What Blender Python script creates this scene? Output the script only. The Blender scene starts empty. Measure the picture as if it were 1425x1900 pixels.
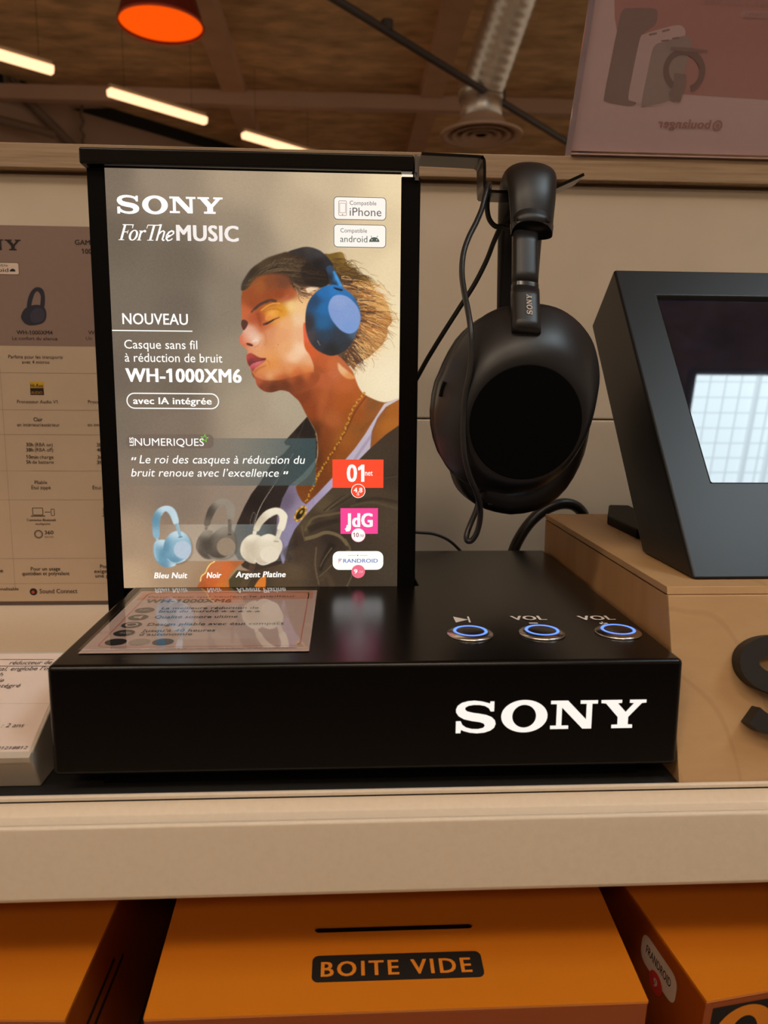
import bpy, bmesh, math, random
import numpy as np
from mathutils import Vector, Matrix, Euler

SC = bpy.context.scene
COL = SC.collection
PI = math.pi

# ----------------------------------------------------------------------------
# camera, exposure, world, room lights
# ----------------------------------------------------------------------------
FPX = 1405.65                       # focal length in pixels of the 1425x1900 frame
CAM = np.array([-0.01143, -0.29515, 0.15539])
YAW, PITCH, ROLL = 0.0535396, 0.1547379, -0.0075979
def cam_axes():
    cy, sy = math.cos(YAW), math.sin(YAW)
    f = np.array([sy * math.cos(PITCH), cy * math.cos(PITCH), -math.sin(PITCH)])
    r0 = np.array([cy, -sy, 0]); d0 = np.cross(f, r0)
    c, s = math.cos(ROLL), math.sin(ROLL)
    return c * r0 + s * d0, -s * r0 + c * d0, f
AX_R, AX_D, AX_F = cam_axes()
cd = bpy.data.cameras.new('camera'); cam = bpy.data.objects.new('camera', cd); COL.objects.link(cam)
M = Matrix([list(AX_R), list(-AX_D), list(-AX_F)]).transposed().to_4x4()
M.translation = Vector(CAM); cam.matrix_world = M
cd.sensor_fit = 'VERTICAL'; cd.sensor_height = 36.0; cd.lens = FPX / 1900 * 36.0
cd.clip_start = 0.02; cd.clip_end = 100
cd.dof.use_dof = True; cd.dof.focus_distance = 0.41; cd.dof.aperture_fstop = 15
SC.camera = cam

SC.view_settings.view_transform = 'Standard'
SC.view_settings.look = 'None'
SC.view_settings.gamma = 1.0
SC.view_settings.use_curve_mapping = False
SC.view_settings.exposure = 0.0

world = bpy.data.worlds.new('store_ambient'); SC.world = world; world.use_nodes = True
WB = world.node_tree.nodes['Background']
WB.inputs[0].default_value = (1.0, 0.80, 0.60, 1); WB.inputs[1].default_value = 0.45
LED_POWER = 2.0          # emission of the warm light bars
PANEL_POWER = 13.0       # emission of the cool louvred ceiling panel
AISLE_FILL_POWER = 15.5        # emission of the added warm fill panels over the aisle

# ----------------------------------------------------------------------------
# measuring helpers: the camera's own geometry turns a measured pixel into a point of a real plane
# ----------------------------------------------------------------------------
def ray(u, v): return AX_R * ((u - 712.5) / FPX) + AX_D * ((v - 950) / FPX) + AX_F
def at(u, v, x=None, y=None, z=None):
    d = ray(u, v)
    k, val = (0, x) if x is not None else (1, y) if y is not None else (2, z)
    return Vector(CAM + d * ((val - CAM[k]) / d[k]))
def at_plane(u, v, p, n):
    d = Vector(ray(u, v)); c = Vector(CAM); n = Vector(n)
    return c + d * ((Vector(p) - c).dot(n) / d.dot(n))

# ----------------------------------------------------------------------------
# materials
# ----------------------------------------------------------------------------
def lin1(c): c = c / 255.0; return c / 12.92 if c <= 0.04045 else ((c + 0.055) / 1.055) ** 2.4
def srgb(*c): return (lin1(c[0]), lin1(c[1]), lin1(c[2]), 1.0)
MATS = {}
def mat(name, col, rough=0.5, metal=0.0, vary=0.06, scale=60.0, bump=0.0, spec=0.5, emit=None, estr=0.0, coat=0.0, ior=1.5, trans=0.0, aniso=0.0, stretch=(1, 1, 1)):
    if name in MATS: return MATS[name]
    m = bpy.data.materials.new(name); m.use_nodes = True; MATS[name] = m
    nt = m.node_tree; b = nt.nodes['Principled BSDF']
    b.inputs['Roughness'].default_value = rough; b.inputs['Metallic'].default_value = metal
    b.inputs['Specular IOR Level'].default_value = spec; b.inputs['IOR'].default_value = ior
    b.inputs['Transmission Weight'].default_value = trans
    b.inputs['Coat Weight'].default_value = coat; b.inputs['Coat Roughness'].default_value = 0.05
    b.inputs['Anisotropic'].default_value = aniso
    b.inputs['Base Color'].default_value = col
    if vary or bump:
        tc = nt.nodes.new('ShaderNodeTexCoord'); mp = nt.nodes.new('ShaderNodeMapping'); mp.inputs['Scale'].default_value = stretch
        no = nt.nodes.new('ShaderNodeTexNoise'); no.inputs['Scale'].default_value = scale; no.inputs['Detail'].default_value = 5
        nt.links.new(tc.outputs['Object'], mp.inputs[0]); nt.links.new(mp.outputs[0], no.inputs['Vector'])
        if vary:
            r = nt.nodes.new('ShaderNodeValToRGB')
            r.color_ramp.elements[0].position = .3; r.color_ramp.elements[1].position = .7
            r.color_ramp.elements[0].color = tuple(max(0, c * (1 - vary)) for c in col[:3]) + (1,)
            r.color_ramp.elements[1].color = tuple(c * (1 + vary) for c in col[:3]) + (1,)
            nt.links.new(no.outputs['Fac'], r.inputs[0]); nt.links.new(r.outputs[0], b.inputs['Base Color'])
        if bump:
            bp = nt.nodes.new('ShaderNodeBump'); bp.inputs['Strength'].default_value = bump; bp.inputs['Distance'].default_value = .0005
            nt.links.new(no.outputs['Fac'], bp.inputs['Height']); nt.links.new(bp.outputs[0], b.inputs['Normal'])
    if emit is not None:
        b.inputs['Emission Color'].default_value = emit; b.inputs['Emission Strength'].default_value = estr
    return m
def wood(name, c_dark, c_light, c_line, axis=(1, 14, 14), scale=9.0, rough=.5, line=.5, dist=4.0):
    m = bpy.data.materials.new(name); m.use_nodes = True; MATS[name] = m
    nt = m.node_tree; b = nt.nodes['Principled BSDF']; b.inputs['Roughness'].default_value = rough
    tc = nt.nodes.new('ShaderNodeTexCoord'); mp = nt.nodes.new('ShaderNodeMapping'); mp.inputs['Scale'].default_value = axis
    n1 = nt.nodes.new('ShaderNodeTexNoise'); n1.inputs['Scale'].default_value = scale; n1.inputs['Detail'].default_value = 8; n1.inputs['Roughness'].default_value = .65
    r1 = nt.nodes.new('ShaderNodeValToRGB'); r1.color_ramp.elements[0].position = .3; r1.color_ramp.elements[1].position = .72
    r1.color_ramp.elements[0].color = c_dark; r1.color_ramp.elements[1].color = c_light
    wv = nt.nodes.new('ShaderNodeTexWave'); wv.wave_type = 'RINGS'; wv.rings_direction = 'Y'
    wv.inputs['Scale'].default_value = 2.2; wv.inputs['Distortion'].default_value = dist; wv.inputs['Detail'].default_value = 2; wv.inputs['Detail Scale'].default_value = .7
    mp2 = nt.nodes.new('ShaderNodeMapping'); mp2.inputs['Scale'].default_value = (axis[0] * 6, 6, axis[2] * 1.6); mp2.inputs['Location'].default_value = (.3, .2, .1)
    r2 = nt.nodes.new('ShaderNodeValToRGB'); r2.color_ramp.elements[0].position = .0; r2.color_ramp.elements[1].position = .022
    r2.color_ramp.elements[0].color = (line, line, line, 1); r2.color_ramp.elements[1].color = (0, 0, 0, 1)
    mx = nt.nodes.new('ShaderNodeMixRGB'); mx.inputs[2].default_value = c_line
    nt.links.new(tc.outputs['Object'], mp.inputs[0]); nt.links.new(mp.outputs[0], n1.inputs['Vector']); nt.links.new(n1.outputs['Fac'], r1.inputs[0])
    nt.links.new(tc.outputs['Object'], mp2.inputs[0]); nt.links.new(mp2.outputs[0], wv.inputs['Vector']); nt.links.new(wv.outputs['Fac'], r2.inputs[0])
    nt.links.new(r2.outputs[0], mx.inputs[0]); nt.links.new(r1.outputs[0], mx.inputs[1]); nt.links.new(mx.outputs[0], b.inputs['Base Color'])
    return m
def clear_sheet(name, ior=1.46, rough=.015, tint=(1, 1, 1, 1)):
    m = bpy.data.materials.new(name); m.use_nodes = True; MATS[name] = m; nt = m.node_tree
    nt.nodes.remove(nt.nodes['Principled BSDF']); out = nt.nodes['Material Output']
    fr = nt.nodes.new('ShaderNodeFresnel'); fr.inputs[0].default_value = ior
    tr = nt.nodes.new('ShaderNodeBsdfTransparent'); tr.inputs[0].default_value = tint
    gl = nt.nodes.new('ShaderNodeBsdfGlossy'); gl.inputs['Roughness'].default_value = rough
    mx = nt.nodes.new('ShaderNodeMixShader'); ge = nt.nodes.new('ShaderNodeNewGeometry')
    inv = nt.nodes.new('ShaderNodeMath'); inv.operation = 'SUBTRACT'; inv.inputs[0].default_value = 1.0
    mu = nt.nodes.new('ShaderNodeMath'); mu.operation = 'MULTIPLY'
    nt.links.new(ge.outputs['Backfacing'], inv.inputs[1]); nt.links.new(inv.outputs[0], mu.inputs[0]); nt.links.new(fr.outputs[0], mu.inputs[1])
    nt.links.new(mu.outputs[0], mx.inputs[0]); nt.links.new(tr.outputs[0], mx.inputs[1]); nt.links.new(gl.outputs[0], mx.inputs[2]); nt.links.new(mx.outputs[0], out.inputs[0])
    return m
def glow(name, col, strength, rough=.3):
    return mat(name, (.02, .02, .02, 1), rough=rough, vary=0, emit=col, estr=strength)

M_BLACK = mat('satin_black_lacquer', srgb(11, 8, 7), rough=.24, vary=.12, scale=220, bump=.02, spec=.3)
M_BLACK_MATT = mat('matt_black_paint', srgb(11, 9, 8), rough=.5, vary=.1, scale=150, spec=.07)
M_FRONT_BLACK = M_BLACK
M_PHONE = mat('black_soft_plastic', srgb(27, 24, 25), rough=.4, vary=.05, scale=300)
M_PHONE_DISC = mat('black_matt_touch_disc', srgb(7, 7, 7), rough=.75, vary=.1, scale=600, spec=.06)
M_PAD = mat('black_leatherette', srgb(26, 23, 22), rough=.4, vary=.1, scale=400, bump=.1)
M_RUBBER = mat('black_rubber', srgb(30, 27, 26), rough=.38, vary=.08, scale=200)
M_STEEL = mat('brushed_steel', (.72, .68, .64, 1), rough=.22, metal=1, vary=.08, scale=90, aniso=.6)
M_CREAM = mat('cream_powder_coat', srgb(226, 207, 184), rough=.42, vary=.025, scale=400, bump=.04)
M_CREAM_WALL = mat('cream_back_panel', srgb(206, 188, 166), rough=.62, vary=.03, scale=30)
M_WHITE_PRINT = None

# ----------------------------------------------------------------------------
# mesh helpers
# ----------------------------------------------------------------------------
def link(name, me, m, parent=None, smooth=False):
    o = bpy.data.objects.new(name, me); COL.objects.link(o)
    if m is not None and not me.materials:
        for k in (m if isinstance(m, (list, tuple)) else [m]): me.materials.append(k)
    if smooth:
        me.polygons.foreach_set('use_smooth', [True] * len(me.polygons))
    if parent is not None: o.parent = parent
    return o
def obj(name, bm, m, parent=None, smooth=False, bev=0.0, seg=3, angle=35):
    me = bpy.data.meshes.new(name)
    bmesh.ops.recalc_face_normals(bm, faces=bm.faces)
    bm.to_mesh(me); bm.free()
    o = link(name, me, m, parent, smooth or bev > 0)
    if bev > 0:
        md = o.modifiers.new('edge_rounding', 'BEVEL'); md.width = bev; md.segments = seg; md.limit_method = 'ANGLE'; md.angle_limit = math.radians(angle); md.harden_normals = True
        md.use_clamp_overlap = True
    elif smooth:
        for e in me.edges: pass
    return o
def thing(name, label, cat, loc=(0, 0, 0), rot=(0, 0, 0), group=None):
    o = bpy.data.objects.new(name, None); COL.objects.link(o)
    o.empty_display_size = .02; o.location = loc; o.rotation_euler = rot
    o['label'] = label; o['category'] = cat
    if group: o['group'] = group
    return o
def tag(o, label, cat, group=None):
    o['label'] = label; o['category'] = cat
    if group: o['group'] = group
    return o
def struct(o): o['kind'] = 'structure'; return o
def box(bm, x0, x1, y0, y1, z0, z1):
    vs = [bm.verts.new((x, y, z)) for x in (x0, x1) for y in (y0, y1) for z in (z0, z1)]
    for f in ((0, 1, 3, 2), (4, 6, 7, 5), (0, 4, 5, 1), (2, 3, 7, 6), (0, 2, 6, 4), (1, 5, 7, 3)): bm.faces.new([vs[i] for i in f])
    return bm
def nb(): return bmesh.new()
def prism(bm, pts, vec):
    a = [bm.verts.new(p) for p in pts]; b = [bm.verts.new(Vector(p) + Vector(vec)) for p in pts]
    n = len(a); bm.faces.new(a); bm.faces.new(b[::-1])
    for i in range(n): bm.faces.new((a[i], a[(i + 1) % n], b[(i + 1) % n], b[i]))
    return bm
def spline(pts, n=8, closed=False):
    P = [Vector(p) for p in pts]; N = len(P); out = []
    for i in range(N if closed else N - 1):
        if closed: a, b, c, d = P[(i - 1) % N], P[i], P[(i + 1) % N], P[(i + 2) % N]
        else: a, b, c, d = P[max(i - 1, 0)], P[i], P[i + 1], P[min(i + 2, N - 1)]
        for k in range(n):
            t = k / n
            out.append(.5 * (2 * b + (c - a) * t + (2 * a - 5 * b + 4 * c - d) * t * t + (3 * b - a - 3 * c + d) * t ** 3))
    if not closed: out.append(P[-1])
    return out
def sweep(bm, path, sect, up=None, scale=None, caps=True):
    """carry a closed 2D section (list of (a,b)) along a path of points; a lies along the side axis, b along the normal"""
    path = [Vector(p) for p in path]; rings = []; side = None
    for i, p in enumerate(path):
        t = (path[min(i + 1, len(path) - 1)] - path[max(i - 1, 0)]).normalized()
        if up is not None:
            s = Vector(up) - t * Vector(up).dot(t); s.normalize()
        else:
            if side is None:
                ref = Vector((0, 0, 1)) if abs(t.z) < .9 else Vector((1, 0, 0)); s = t.cross(ref).normalized()
            else:
                s = (side - t * side.dot(t)).normalized()
            side = s
        nrm = t.cross(s)
        k = scale(i / (len(path) - 1)) if scale else (1, 1)
        if not isinstance(k, tuple): k = (k, k)
        rings.append([bm.verts.new(p + s * (a * k[0]) + nrm * (b * k[1])) for a, b in sect])
    n = len(sect)
    for r0, r1 in zip(rings, rings[1:]):
        for j in range(n): bm.faces.new((r0[j], r0[(j + 1) % n], r1[(j + 1) % n], r1[j]))
    if caps: bm.faces.new(rings[0][::-1]); bm.faces.new(rings[-1])
    return bm
def circ(r, n=12): return [(r * math.cos(2 * PI * k / n), r * math.sin(2 * PI * k / n)) for k in range(n)]
def sq_sect(w, h, e=3.0, n=20):
    o = []
    for k in range(n):
        a = 2 * PI * k / n; c, s = math.cos(a), math.sin(a)
        o.append((w * math.copysign(abs(c) ** (2 / e), c), h * math.copysign(abs(s) ** (2 / e), s)))
    return o
def lathe(bm, prof, centre, axis='Z', n=40, caps=(True, True)):
    c = Vector(centre); rings = []
    for r, h in prof:
        ring = []
        for k in range(n):
            a = 2 * PI * k / n; x, y = r * math.cos(a), r * math.sin(a)
            ring.append(bm.verts.new(c + (Vector((x, y, h)) if axis == 'Z' else Vector((x, h, y)) if axis == 'Y' else Vector((h, x, y)))))
        rings.append(ring)
    for a, b in zip(rings, rings[1:]):
        for k in range(n): bm.faces.new((a[k], a[(k + 1) % n], b[(k + 1) % n], b[k]))
    if caps[0]: bm.faces.new(rings[0])
    if caps[1]: bm.faces.new(rings[-1])
    return bm

# ----------------------------------------------------------------------------
# flat lettering and print: 2D shapes laid on a plane as thin ink, one mesh per sheet
# ----------------------------------------------------------------------------
def to_mesh_data(cu):
    o = bpy.data.objects.new('tmp', cu); COL.objects.link(o)
    dg = bpy.context.evaluated_depsgraph_get(); dg.update()
    me = bpy.data.meshes.new_from_object(o.evaluated_get(dg))
    v = [tuple(p.co) for p in me.vertices]; f = [tuple(p.vertices) for p in me.polygons]
    bpy.data.objects.remove(o); bpy.data.curves.remove(cu); bpy.data.meshes.remove(me)
    return v, f
_TX = {}
def flag_ones(v, f):
    par = list(range(len(v)))
    def fd(i):
        while par[i] != i: i = par[i]
        return i
    for q in f:
        for j in q[1:]: par[fd(j)] = fd(q[0])
    isl = {}
    for i in range(len(v)): isl.setdefault(fd(i), []).append(i)
    v, f = list(v), list(f); top = max(p[1] for p in v)
    for ids in isl.values():
        xs = [v[i][0] for i in ids]; ys = [v[i][1] for i in ids]; w, h = max(xs) - min(xs), max(ys) - min(ys)
        if len(ids) <= 6 and w < .2 * h and h > .75 * top:
            x, y = min(xs), max(ys); b = len(v)
            v += [(x + w * .2, y, 0), (x - .15, y - .12, 0), (x - .15, y - .22, 0), (x + w * .2, y - .12, 0)]; f.append((b, b + 1, b + 2, b + 3))
    return v, f
def text_raw(s, bold=0.0, space=1.0):
    k = (s, bold, space)
    if k not in _TX:
        cu = bpy.data.curves.new('t', 'FONT'); cu.body = s; cu.size = 1; cu.space_character = space * (1 + max(bold, 0) * 1.6); cu.resolution_u = 3; cu.fill_mode = 'FRONT'
        v, f = to_mesh_data(cu)
        if '1' in s: v, f = flag_ones(v, f)
        if bold > .006:                       # heavier strokes: the same letters laid again with small shifts
            V_, F_ = [], []
            for kk, (dx, dy) in enumerate(((-1, -.5), (1, -.5), (-1, .5), (1, .5), (0, 0), (-.5, 0), (.5, 0))):
                b = len(V_); V_ += [(p[0] + dx * bold, p[1] + dy * bold * .6, kk * 5e-6) for p in v]; F_ += [tuple(i + b for i in q) for q in f]
            v, f = V_, F_
        _TX[k] = (v, f)
    return _TX[k]
_cap = None
def cap_height():
    global _cap
    if _cap is None: _cap = max(p[1] for p in text_raw('H')[0])
    return _cap
def shape2d(contours, extrude=0.0):
    cu = bpy.data.curves.new('s', 'CURVE'); cu.dimensions = '2D'; cu.fill_mode = 'BOTH' if extrude else 'FRONT'; cu.extrude = extrude
    for c in contours:
        sp = cu.splines.new('POLY'); sp.points.add(len(c) - 1); sp.use_cyclic_u = True
        for q, p in zip(sp.points, c): q.co = (p[0], p[1], 0, 1)
    return to_mesh_data(cu)
def ribbon(pts, w):
    P = [Vector((p[0], p[1])) for p in pts]; L_, R_ = [], []
    for i, p in enumerate(P):
        t = (P[min(i + 1, len(P) - 1)] - P[max(i - 1, 0)]).normalized(); n = Vector((-t.y, t.x))
        ww = w(i / (len(P) - 1)) if callable(w) else w
        L_.append(p + n * ww / 2); R_.append(p - n * ww / 2)
    return [tuple(p) for p in L_ + R_[::-1]]
def ell(cx, cy, rx, ry=None, n=32, a0=0, a1=360):
    ry = rx if ry is None else ry
    full = abs(a1 - a0) >= 360
    return [(cx + rx * math.cos(math.radians(a0 + (a1 - a0) * k / (n if full else n - 1))), cy + ry * math.sin(math.radians(a0 + (a1 - a0) * k / (n if full else n - 1)))) for k in range(n)]
def rrect(x0, y0, x1, y1, r, n=6):
    o = []
    for cx, cy, a in ((x1 - r, y1 - r, 0), (x0 + r, y1 - r, 90), (x0 + r, y0 + r, 180), (x1 - r, y0 + r, 270)):
        o += [(cx + r * math.cos(math.radians(a + 90 * k / n)), cy + r * math.sin(math.radians(a + 90 * k / n))) for k in range(n + 1)]
    return o
# the wide slab-serif maker's mark on stand, poster and panel, drawn in units of its cap height (baseline 0, cap 1)
def mark_contours():
    F = lambda pts: [((x - 222) / 143.0, (932 - y) / 143.0) for x, y in pts]
    S = [(407, 791), (407, 840), (390, 840), (381, 824), (362, 813), (338, 808), (308, 807), (283, 811), (268, 819), (266, 829), (276, 838), (302, 845), (335, 850), (370, 857), (396, 868), (412, 884), (416, 902), (409, 921), (390, 935),
         (362, 944), (325, 947), (290, 943), (262, 935), (248, 929), (246, 945), (223, 945), (223, 886), (246, 886), (254, 904), (272, 917), (300, 925), (332, 926), (356, 920), (364, 910), (358, 899), (338, 892), (300, 886), (262, 877), (236, 862), (223, 843),
         (222, 828), (230, 810), (250, 796), (280, 788), (312, 786), (345, 790), (372, 797), (386, 801), (388, 791)]
    N = [(683, 792), (766, 792), (858, 886), (858, 809), (828, 809), (828, 792), (913, 792), (913, 809), (886, 809), (886, 932), (842, 932), (738, 826), (738, 915), (772, 915), (772, 932), (683, 932), (683, 915), (712, 915), (712, 809), (683, 809)]
    Y = [(930, 792), (1032, 792), (1032, 807), (1012, 809), (1052, 852), (1091, 809), (1070, 807), (1070, 792), (1152, 792), (1152, 807), (1130, 809), (1066, 877), (1066, 914), (1088, 915), (1088, 932), (985, 932), (985, 915), (1014, 914), (1014, 877), (953, 809), (930, 807)]
    O1 = [(555 + 113 * math.cos(a), 866 + 80 * math.sin(a)) for a in np.linspace(0, 2 * PI, 56, endpoint=False)]
    O2 = [(554 + 58 * math.cos(a), 866 + 56 * math.sin(a)) for a in np.linspace(0, 2 * PI, 48, endpoint=False)]
    return [F(S), F(O1), F(O2), F(N), F(Y)]
MARK_W = (1152 - 222) / 143.0

class Sheet:
    """ink on one plane: everything added lands in a single mesh with one material per colour"""
    def __init__(self, origin, ex, ey):
        self.o = Vector(origin); self.ex = Vector(ex).normalized(); self.ey = Vector(ey); self.ey = (self.ey - self.ex * self.ey.dot(self.ex)).normalized()
        self.n = self.ex.cross(self.ey); self.v = []; self.f = []; self.mi = []; self.mats = []
    def px(self, u, v):
        p = at_plane(u, v, self.o, self.n) - self.o
        return p.dot(self.ex), p.dot(self.ey)
    def add(self, data, m, lift=0.0001, tf=None):
        vs, fs = data
        if m not in self.mats: self.mats.append(m)
        k = self.mats.index(m); b = len(self.v)
        for p in vs:
            x, y = (p[0], p[1]) if tf is None else tf(p[0], p[1])
            self.v.append(self.o + self.ex * x + self.ey * y + self.n * (lift + (p[2] if len(p) > 2 else 0)))
        for f in fs: self.f.append(tuple(i + b for i in f)); self.mi.append(k)
    def poly(self, contours, m, lift=0.0001): self.add(shape2d(contours), m, lift)
    def ppoly(self, contours, m, lift=0.0001): self.poly([[self.px(*p) for p in c] for c in contours], m, lift)
    def rect(self, x0, y0, x1, y1, m, lift=0.0001): self.add(([(x0, y0, 0), (x1, y0, 0), (x1, y1, 0), (x0, y1, 0)], [(0, 1, 2, 3)]), m, lift)
    def prect(self, u0, v0, u1, v1, m, lift=0.0001, r=0.0):
        (x0, y1), (x1, y0) = self.px(u0, v0), self.px(u1, v1)
        if r: k = (x1 - x0) / (u1 - u0); self.poly([rrect(x0, y0, x1, y1, r * k)], m, lift)
        else: self.rect(x0, y0, x1, y1, m, lift)
    def pframe(self, u0, v0, u1, v1, w, m, lift=0.0001, r=4.0):
        (x0, y1), (x1, y0) = self.px(u0, v0), self.px(u1, v1); k = (x1 - x0) / (u1 - u0)
        self.poly([rrect(x0, y0, x1, y1, r * k), rrect(x0 + w * k, y0 + w * k, x1 - w * k, y1 - w * k, max(r - w, .3) * k)], m, lift)
    def pline(self, pts, w, m, lift=0.0001):
        P = [self.px(*p) for p in pts]; q = self.px(pts[0][0] + 1, pts[0][1]); k = q[0] - P[0][0]
        self.poly([ribbon(P, w * k)], m, lift)
    def pdisc(self, u, v, r, m, lift=0.0001, ring=None, wide=None):
        c = self.px(u, v); k = self.px(u + 1, v)[0] - c[0]; ry = r
        cs = [ell(c[0], c[1], r * k)]
        if ring: cs.append(ell(c[0], c[1], (r - ring) * k))
        self.poly(cs, m, lift)
    def text(self, s, u0, v0, u1, cap, m, bold=0.0, italic=0.0, space=1.0, lift=0.0002, rot=0):
        vs, fs = text_raw(s, bold, space)
        if not vs: return
        xs = [p[0] + p[1] * italic for p in vs]; x0, x1 = min(xs), max(xs)
        a = self.px(u0, v0)
        if rot == 0:
            b = self.px(u1, v0); c = self.px(u0, v0 - cap); w = b[0] - a[0]; h = c[1] - a[1]
            self.add((vs, fs), m, lift, lambda x, y: (a[0] + (x + y * italic - x0) / (x1 - x0) * w, a[1] + y / cap_height() * h))
        else:                                                    # reading upwards
            b = self.px(u0, v0 - (u1 - u0)); c = self.px(u0 - cap, v0); w = b[1] - a[1]; h = a[0] - c[0]
            self.add((vs, fs), m, lift, lambda x, y: (a[0] - y / cap_height() * h, a[1] + (x - x0) / (x1 - x0) * w))
    def mark(self, u0, v0, u1, cap, m, lift=0.0002):
        a = self.px(u0, v0); b = self.px(u1, v0); c = self.px(u0, v0 - cap); w = (b[0] - a[0]) / MARK_W; h = c[1] - a[1]
        self.poly([[(a[0] + x * w, a[1] + y * h) for x, y in q] for q in mark_contours()], m, lift)
    def build(self, name, parent=None):
        me = bpy.data.meshes.new(name); me.from_pydata([tuple(p) for p in self.v], [], self.f)
        for m in self.mats: me.materials.append(m)
        me.polygons.foreach_set('material_index', self.mi)
        return link(name, me, None, parent)
def ink(c, rough=.6, spec=.3): return mat('ink_%d_%d_%d' % c, srgb(*c), rough=rough, vary=.02, scale=200, spec=spec)
def lit(c, k=1.0, rough=.12): return mat('backlit_ink_%d_%d_%d_%d' % (c + (int(k * 100),)), (.03, .03, .03, 1), rough=rough, vary=0, emit=srgb(*c), estr=k)
# ----------------------------------------------------------------------------
# the printed advert: a numpy "print" that becomes the ink colours of the poster sheet
# ----------------------------------------------------------------------------
PX0, PY0, PX1, PY1, PS = 184, 304, 752, 1098, 2.0
PW, PH = int((PX1 - PX0) * PS), int((PY1 - PY0) * PS)
INK = np.zeros((PH, PW, 3), np.float32)
rnd = random.Random(7)

def blur1(a, r):
    r = int(max(1, r))
    for ax in (0, 1):
        p = np.pad(a, [(r + 1, r) if k == ax else (0, 0) for k in range(2)], mode='edge')
        c = np.cumsum(p, axis=ax, dtype=np.float64)
        n = a.shape[ax]
        hi = np.take(c, np.arange(2 * r + 1, 2 * r + 1 + n), axis=ax)
        lo = np.take(c, np.arange(0, n), axis=ax)
        a = ((hi - lo) / (2 * r + 1)).astype(np.float32)
    return a

def smooth_pts(pts, closed=True, n=6):
    P = np.array(pts, float); N = len(P); out = []
    for i in range(N if closed else N - 1):
        if closed:
            a, b, c, d = P[(i - 1) % N], P[i], P[(i + 1) % N], P[(i + 2) % N]
        else:
            a, b, c, d = P[max(i - 1, 0)], P[i], P[i + 1], P[min(i + 2, N - 1)]
        for k in range(n):
            t = k / n
            out.append(.5 * (2 * b + (c - a) * t + (2 * a - 5 * b + 4 * c - d) * t * t + (3 * b - a - 3 * c + d) * t ** 3))
    if not closed: out.append(P[-1])
    return np.array(out)

def mask_of(pts, feather):
    q = (np.array(pts, float) - [PX0, PY0]) * PS
    m = int(feather * PS * 2) + 3
    x0, y0 = np.floor(q.min(0)).astype(int) - m; x1, y1 = np.ceil(q.max(0)).astype(int) + m
    x0, y0 = max(x0, 0), max(y0, 0); x1, y1 = min(x1, PW), min(y1, PH)
    if x1 <= x0 or y1 <= y0: return None
    acc = np.zeros((y1 - y0, x1 - x0), np.float32)
    xs = np.arange(x0, x1) + .5
    a = q; b = np.roll(q, -1, 0)
    for sub in (.25, .75):
        for j, y in enumerate(np.arange(y0, y1) + sub):
            cr = (a[:, 1] > y) != (b[:, 1] > y)
            if not cr.any(): continue
            xa = np.sort(a[cr, 0] + (y - a[cr, 1]) * (b[cr, 0] - a[cr, 0]) / (b[cr, 1] - a[cr, 1]))
            for k in range(0, len(xa) - 1, 2):
                acc[j] += .5 * np.clip(np.minimum(xs + .5, xa[k + 1]) - np.maximum(xs - .5, xa[k]), 0, 1)
    if feather > 0:
        r = feather * PS * .6
        acc = blur1(blur1(acc, r), r)
    return acc, x0, y0, x1, y1

EPS = 30.0
def colour_field(col, x0, y0, x1, y1, power=3.0):
    if callable(col) or np.isscalar(col[0]):
        if callable(col):
            X, Y = np.meshgrid(np.arange(x0, x1) / PS + PX0, np.arange(y0, y1) / PS + PY0)
            return col(X, Y)
        return np.array(col, np.float32)
    X, Y = np.meshgrid(np.arange(x0, x1) / PS + PX0, np.arange(y0, y1) / PS + PY0)
    num = np.zeros(X.shape + (3,), np.float32); den = np.zeros(X.shape, np.float32)
    for (cx, cy, c) in col:
        w = 1.0 / ((X - cx) ** 2 + (Y - cy) ** 2 + EPS) ** (power / 2)
        num += w[..., None] * np.array(c, np.float32); den += w
    return num / den[..., None]

def fill(pts, col, feather=0.0, alpha=1.0, smooth=True, power=3.0, within=None):
    p = smooth_pts(pts) if smooth else np.array(pts, float)
    r = mask_of(p, feather)
    if r is None: return
    m, x0, y0, x1, y1 = r
    if within is not None: m = m * within[y0:y1, x0:x1]
    if callable(alpha):
        X, Y = np.meshgrid(np.arange(x0, x1) / PS + PX0, np.arange(y0, y1) / PS + PY0)
        m = m * alpha(X, Y)
    else:
        m = m * alpha
    c = colour_field(col, x0, y0, x1, y1, power)
    s = INK[y0:y1, x0:x1]
    s[:] = s * (1 - m[..., None]) + c * m[..., None]

def full_mask(pts, feather=0.0, smooth=True):
    M = np.zeros((PH, PW), np.float32)
    m, x0, y0, x1, y1 = mask_of(smooth_pts(pts) if smooth else pts, feather)
    M[y0:y1, x0:x1] = m
    return M

def stroke(pts, w0, w1, col, alpha=1.0, feather=0.0, within=None):
    c = smooth_pts(pts, closed=False, n=5)
    t = np.gradient(c, axis=0); t /= np.linalg.norm(t, axis=1, keepdims=True) + 1e-9
    nrm = np.stack([-t[:, 1], t[:, 0]], 1)
    w = np.linspace(w0, w1, len(c))[:, None] / 2
    fill(np.concatenate([c + nrm * w, (c - nrm * w)[::-1]]), col, feather, alpha, smooth=False, within=within)

def oval(cx, cy, rx, ry, rot=0, n=40):
    a = np.linspace(0, 2 * math.pi, n, endpoint=False)
    x, y = rx * np.cos(a), ry * np.sin(a); c, s = math.cos(rot), math.sin(rot)
    return np.stack([cx + x * c - y * s, cy + x * s + y * c], 1)

def L(ox, oy, k, *pts): return [(ox + x * k, oy + y * k) for x, y in pts]

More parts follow.
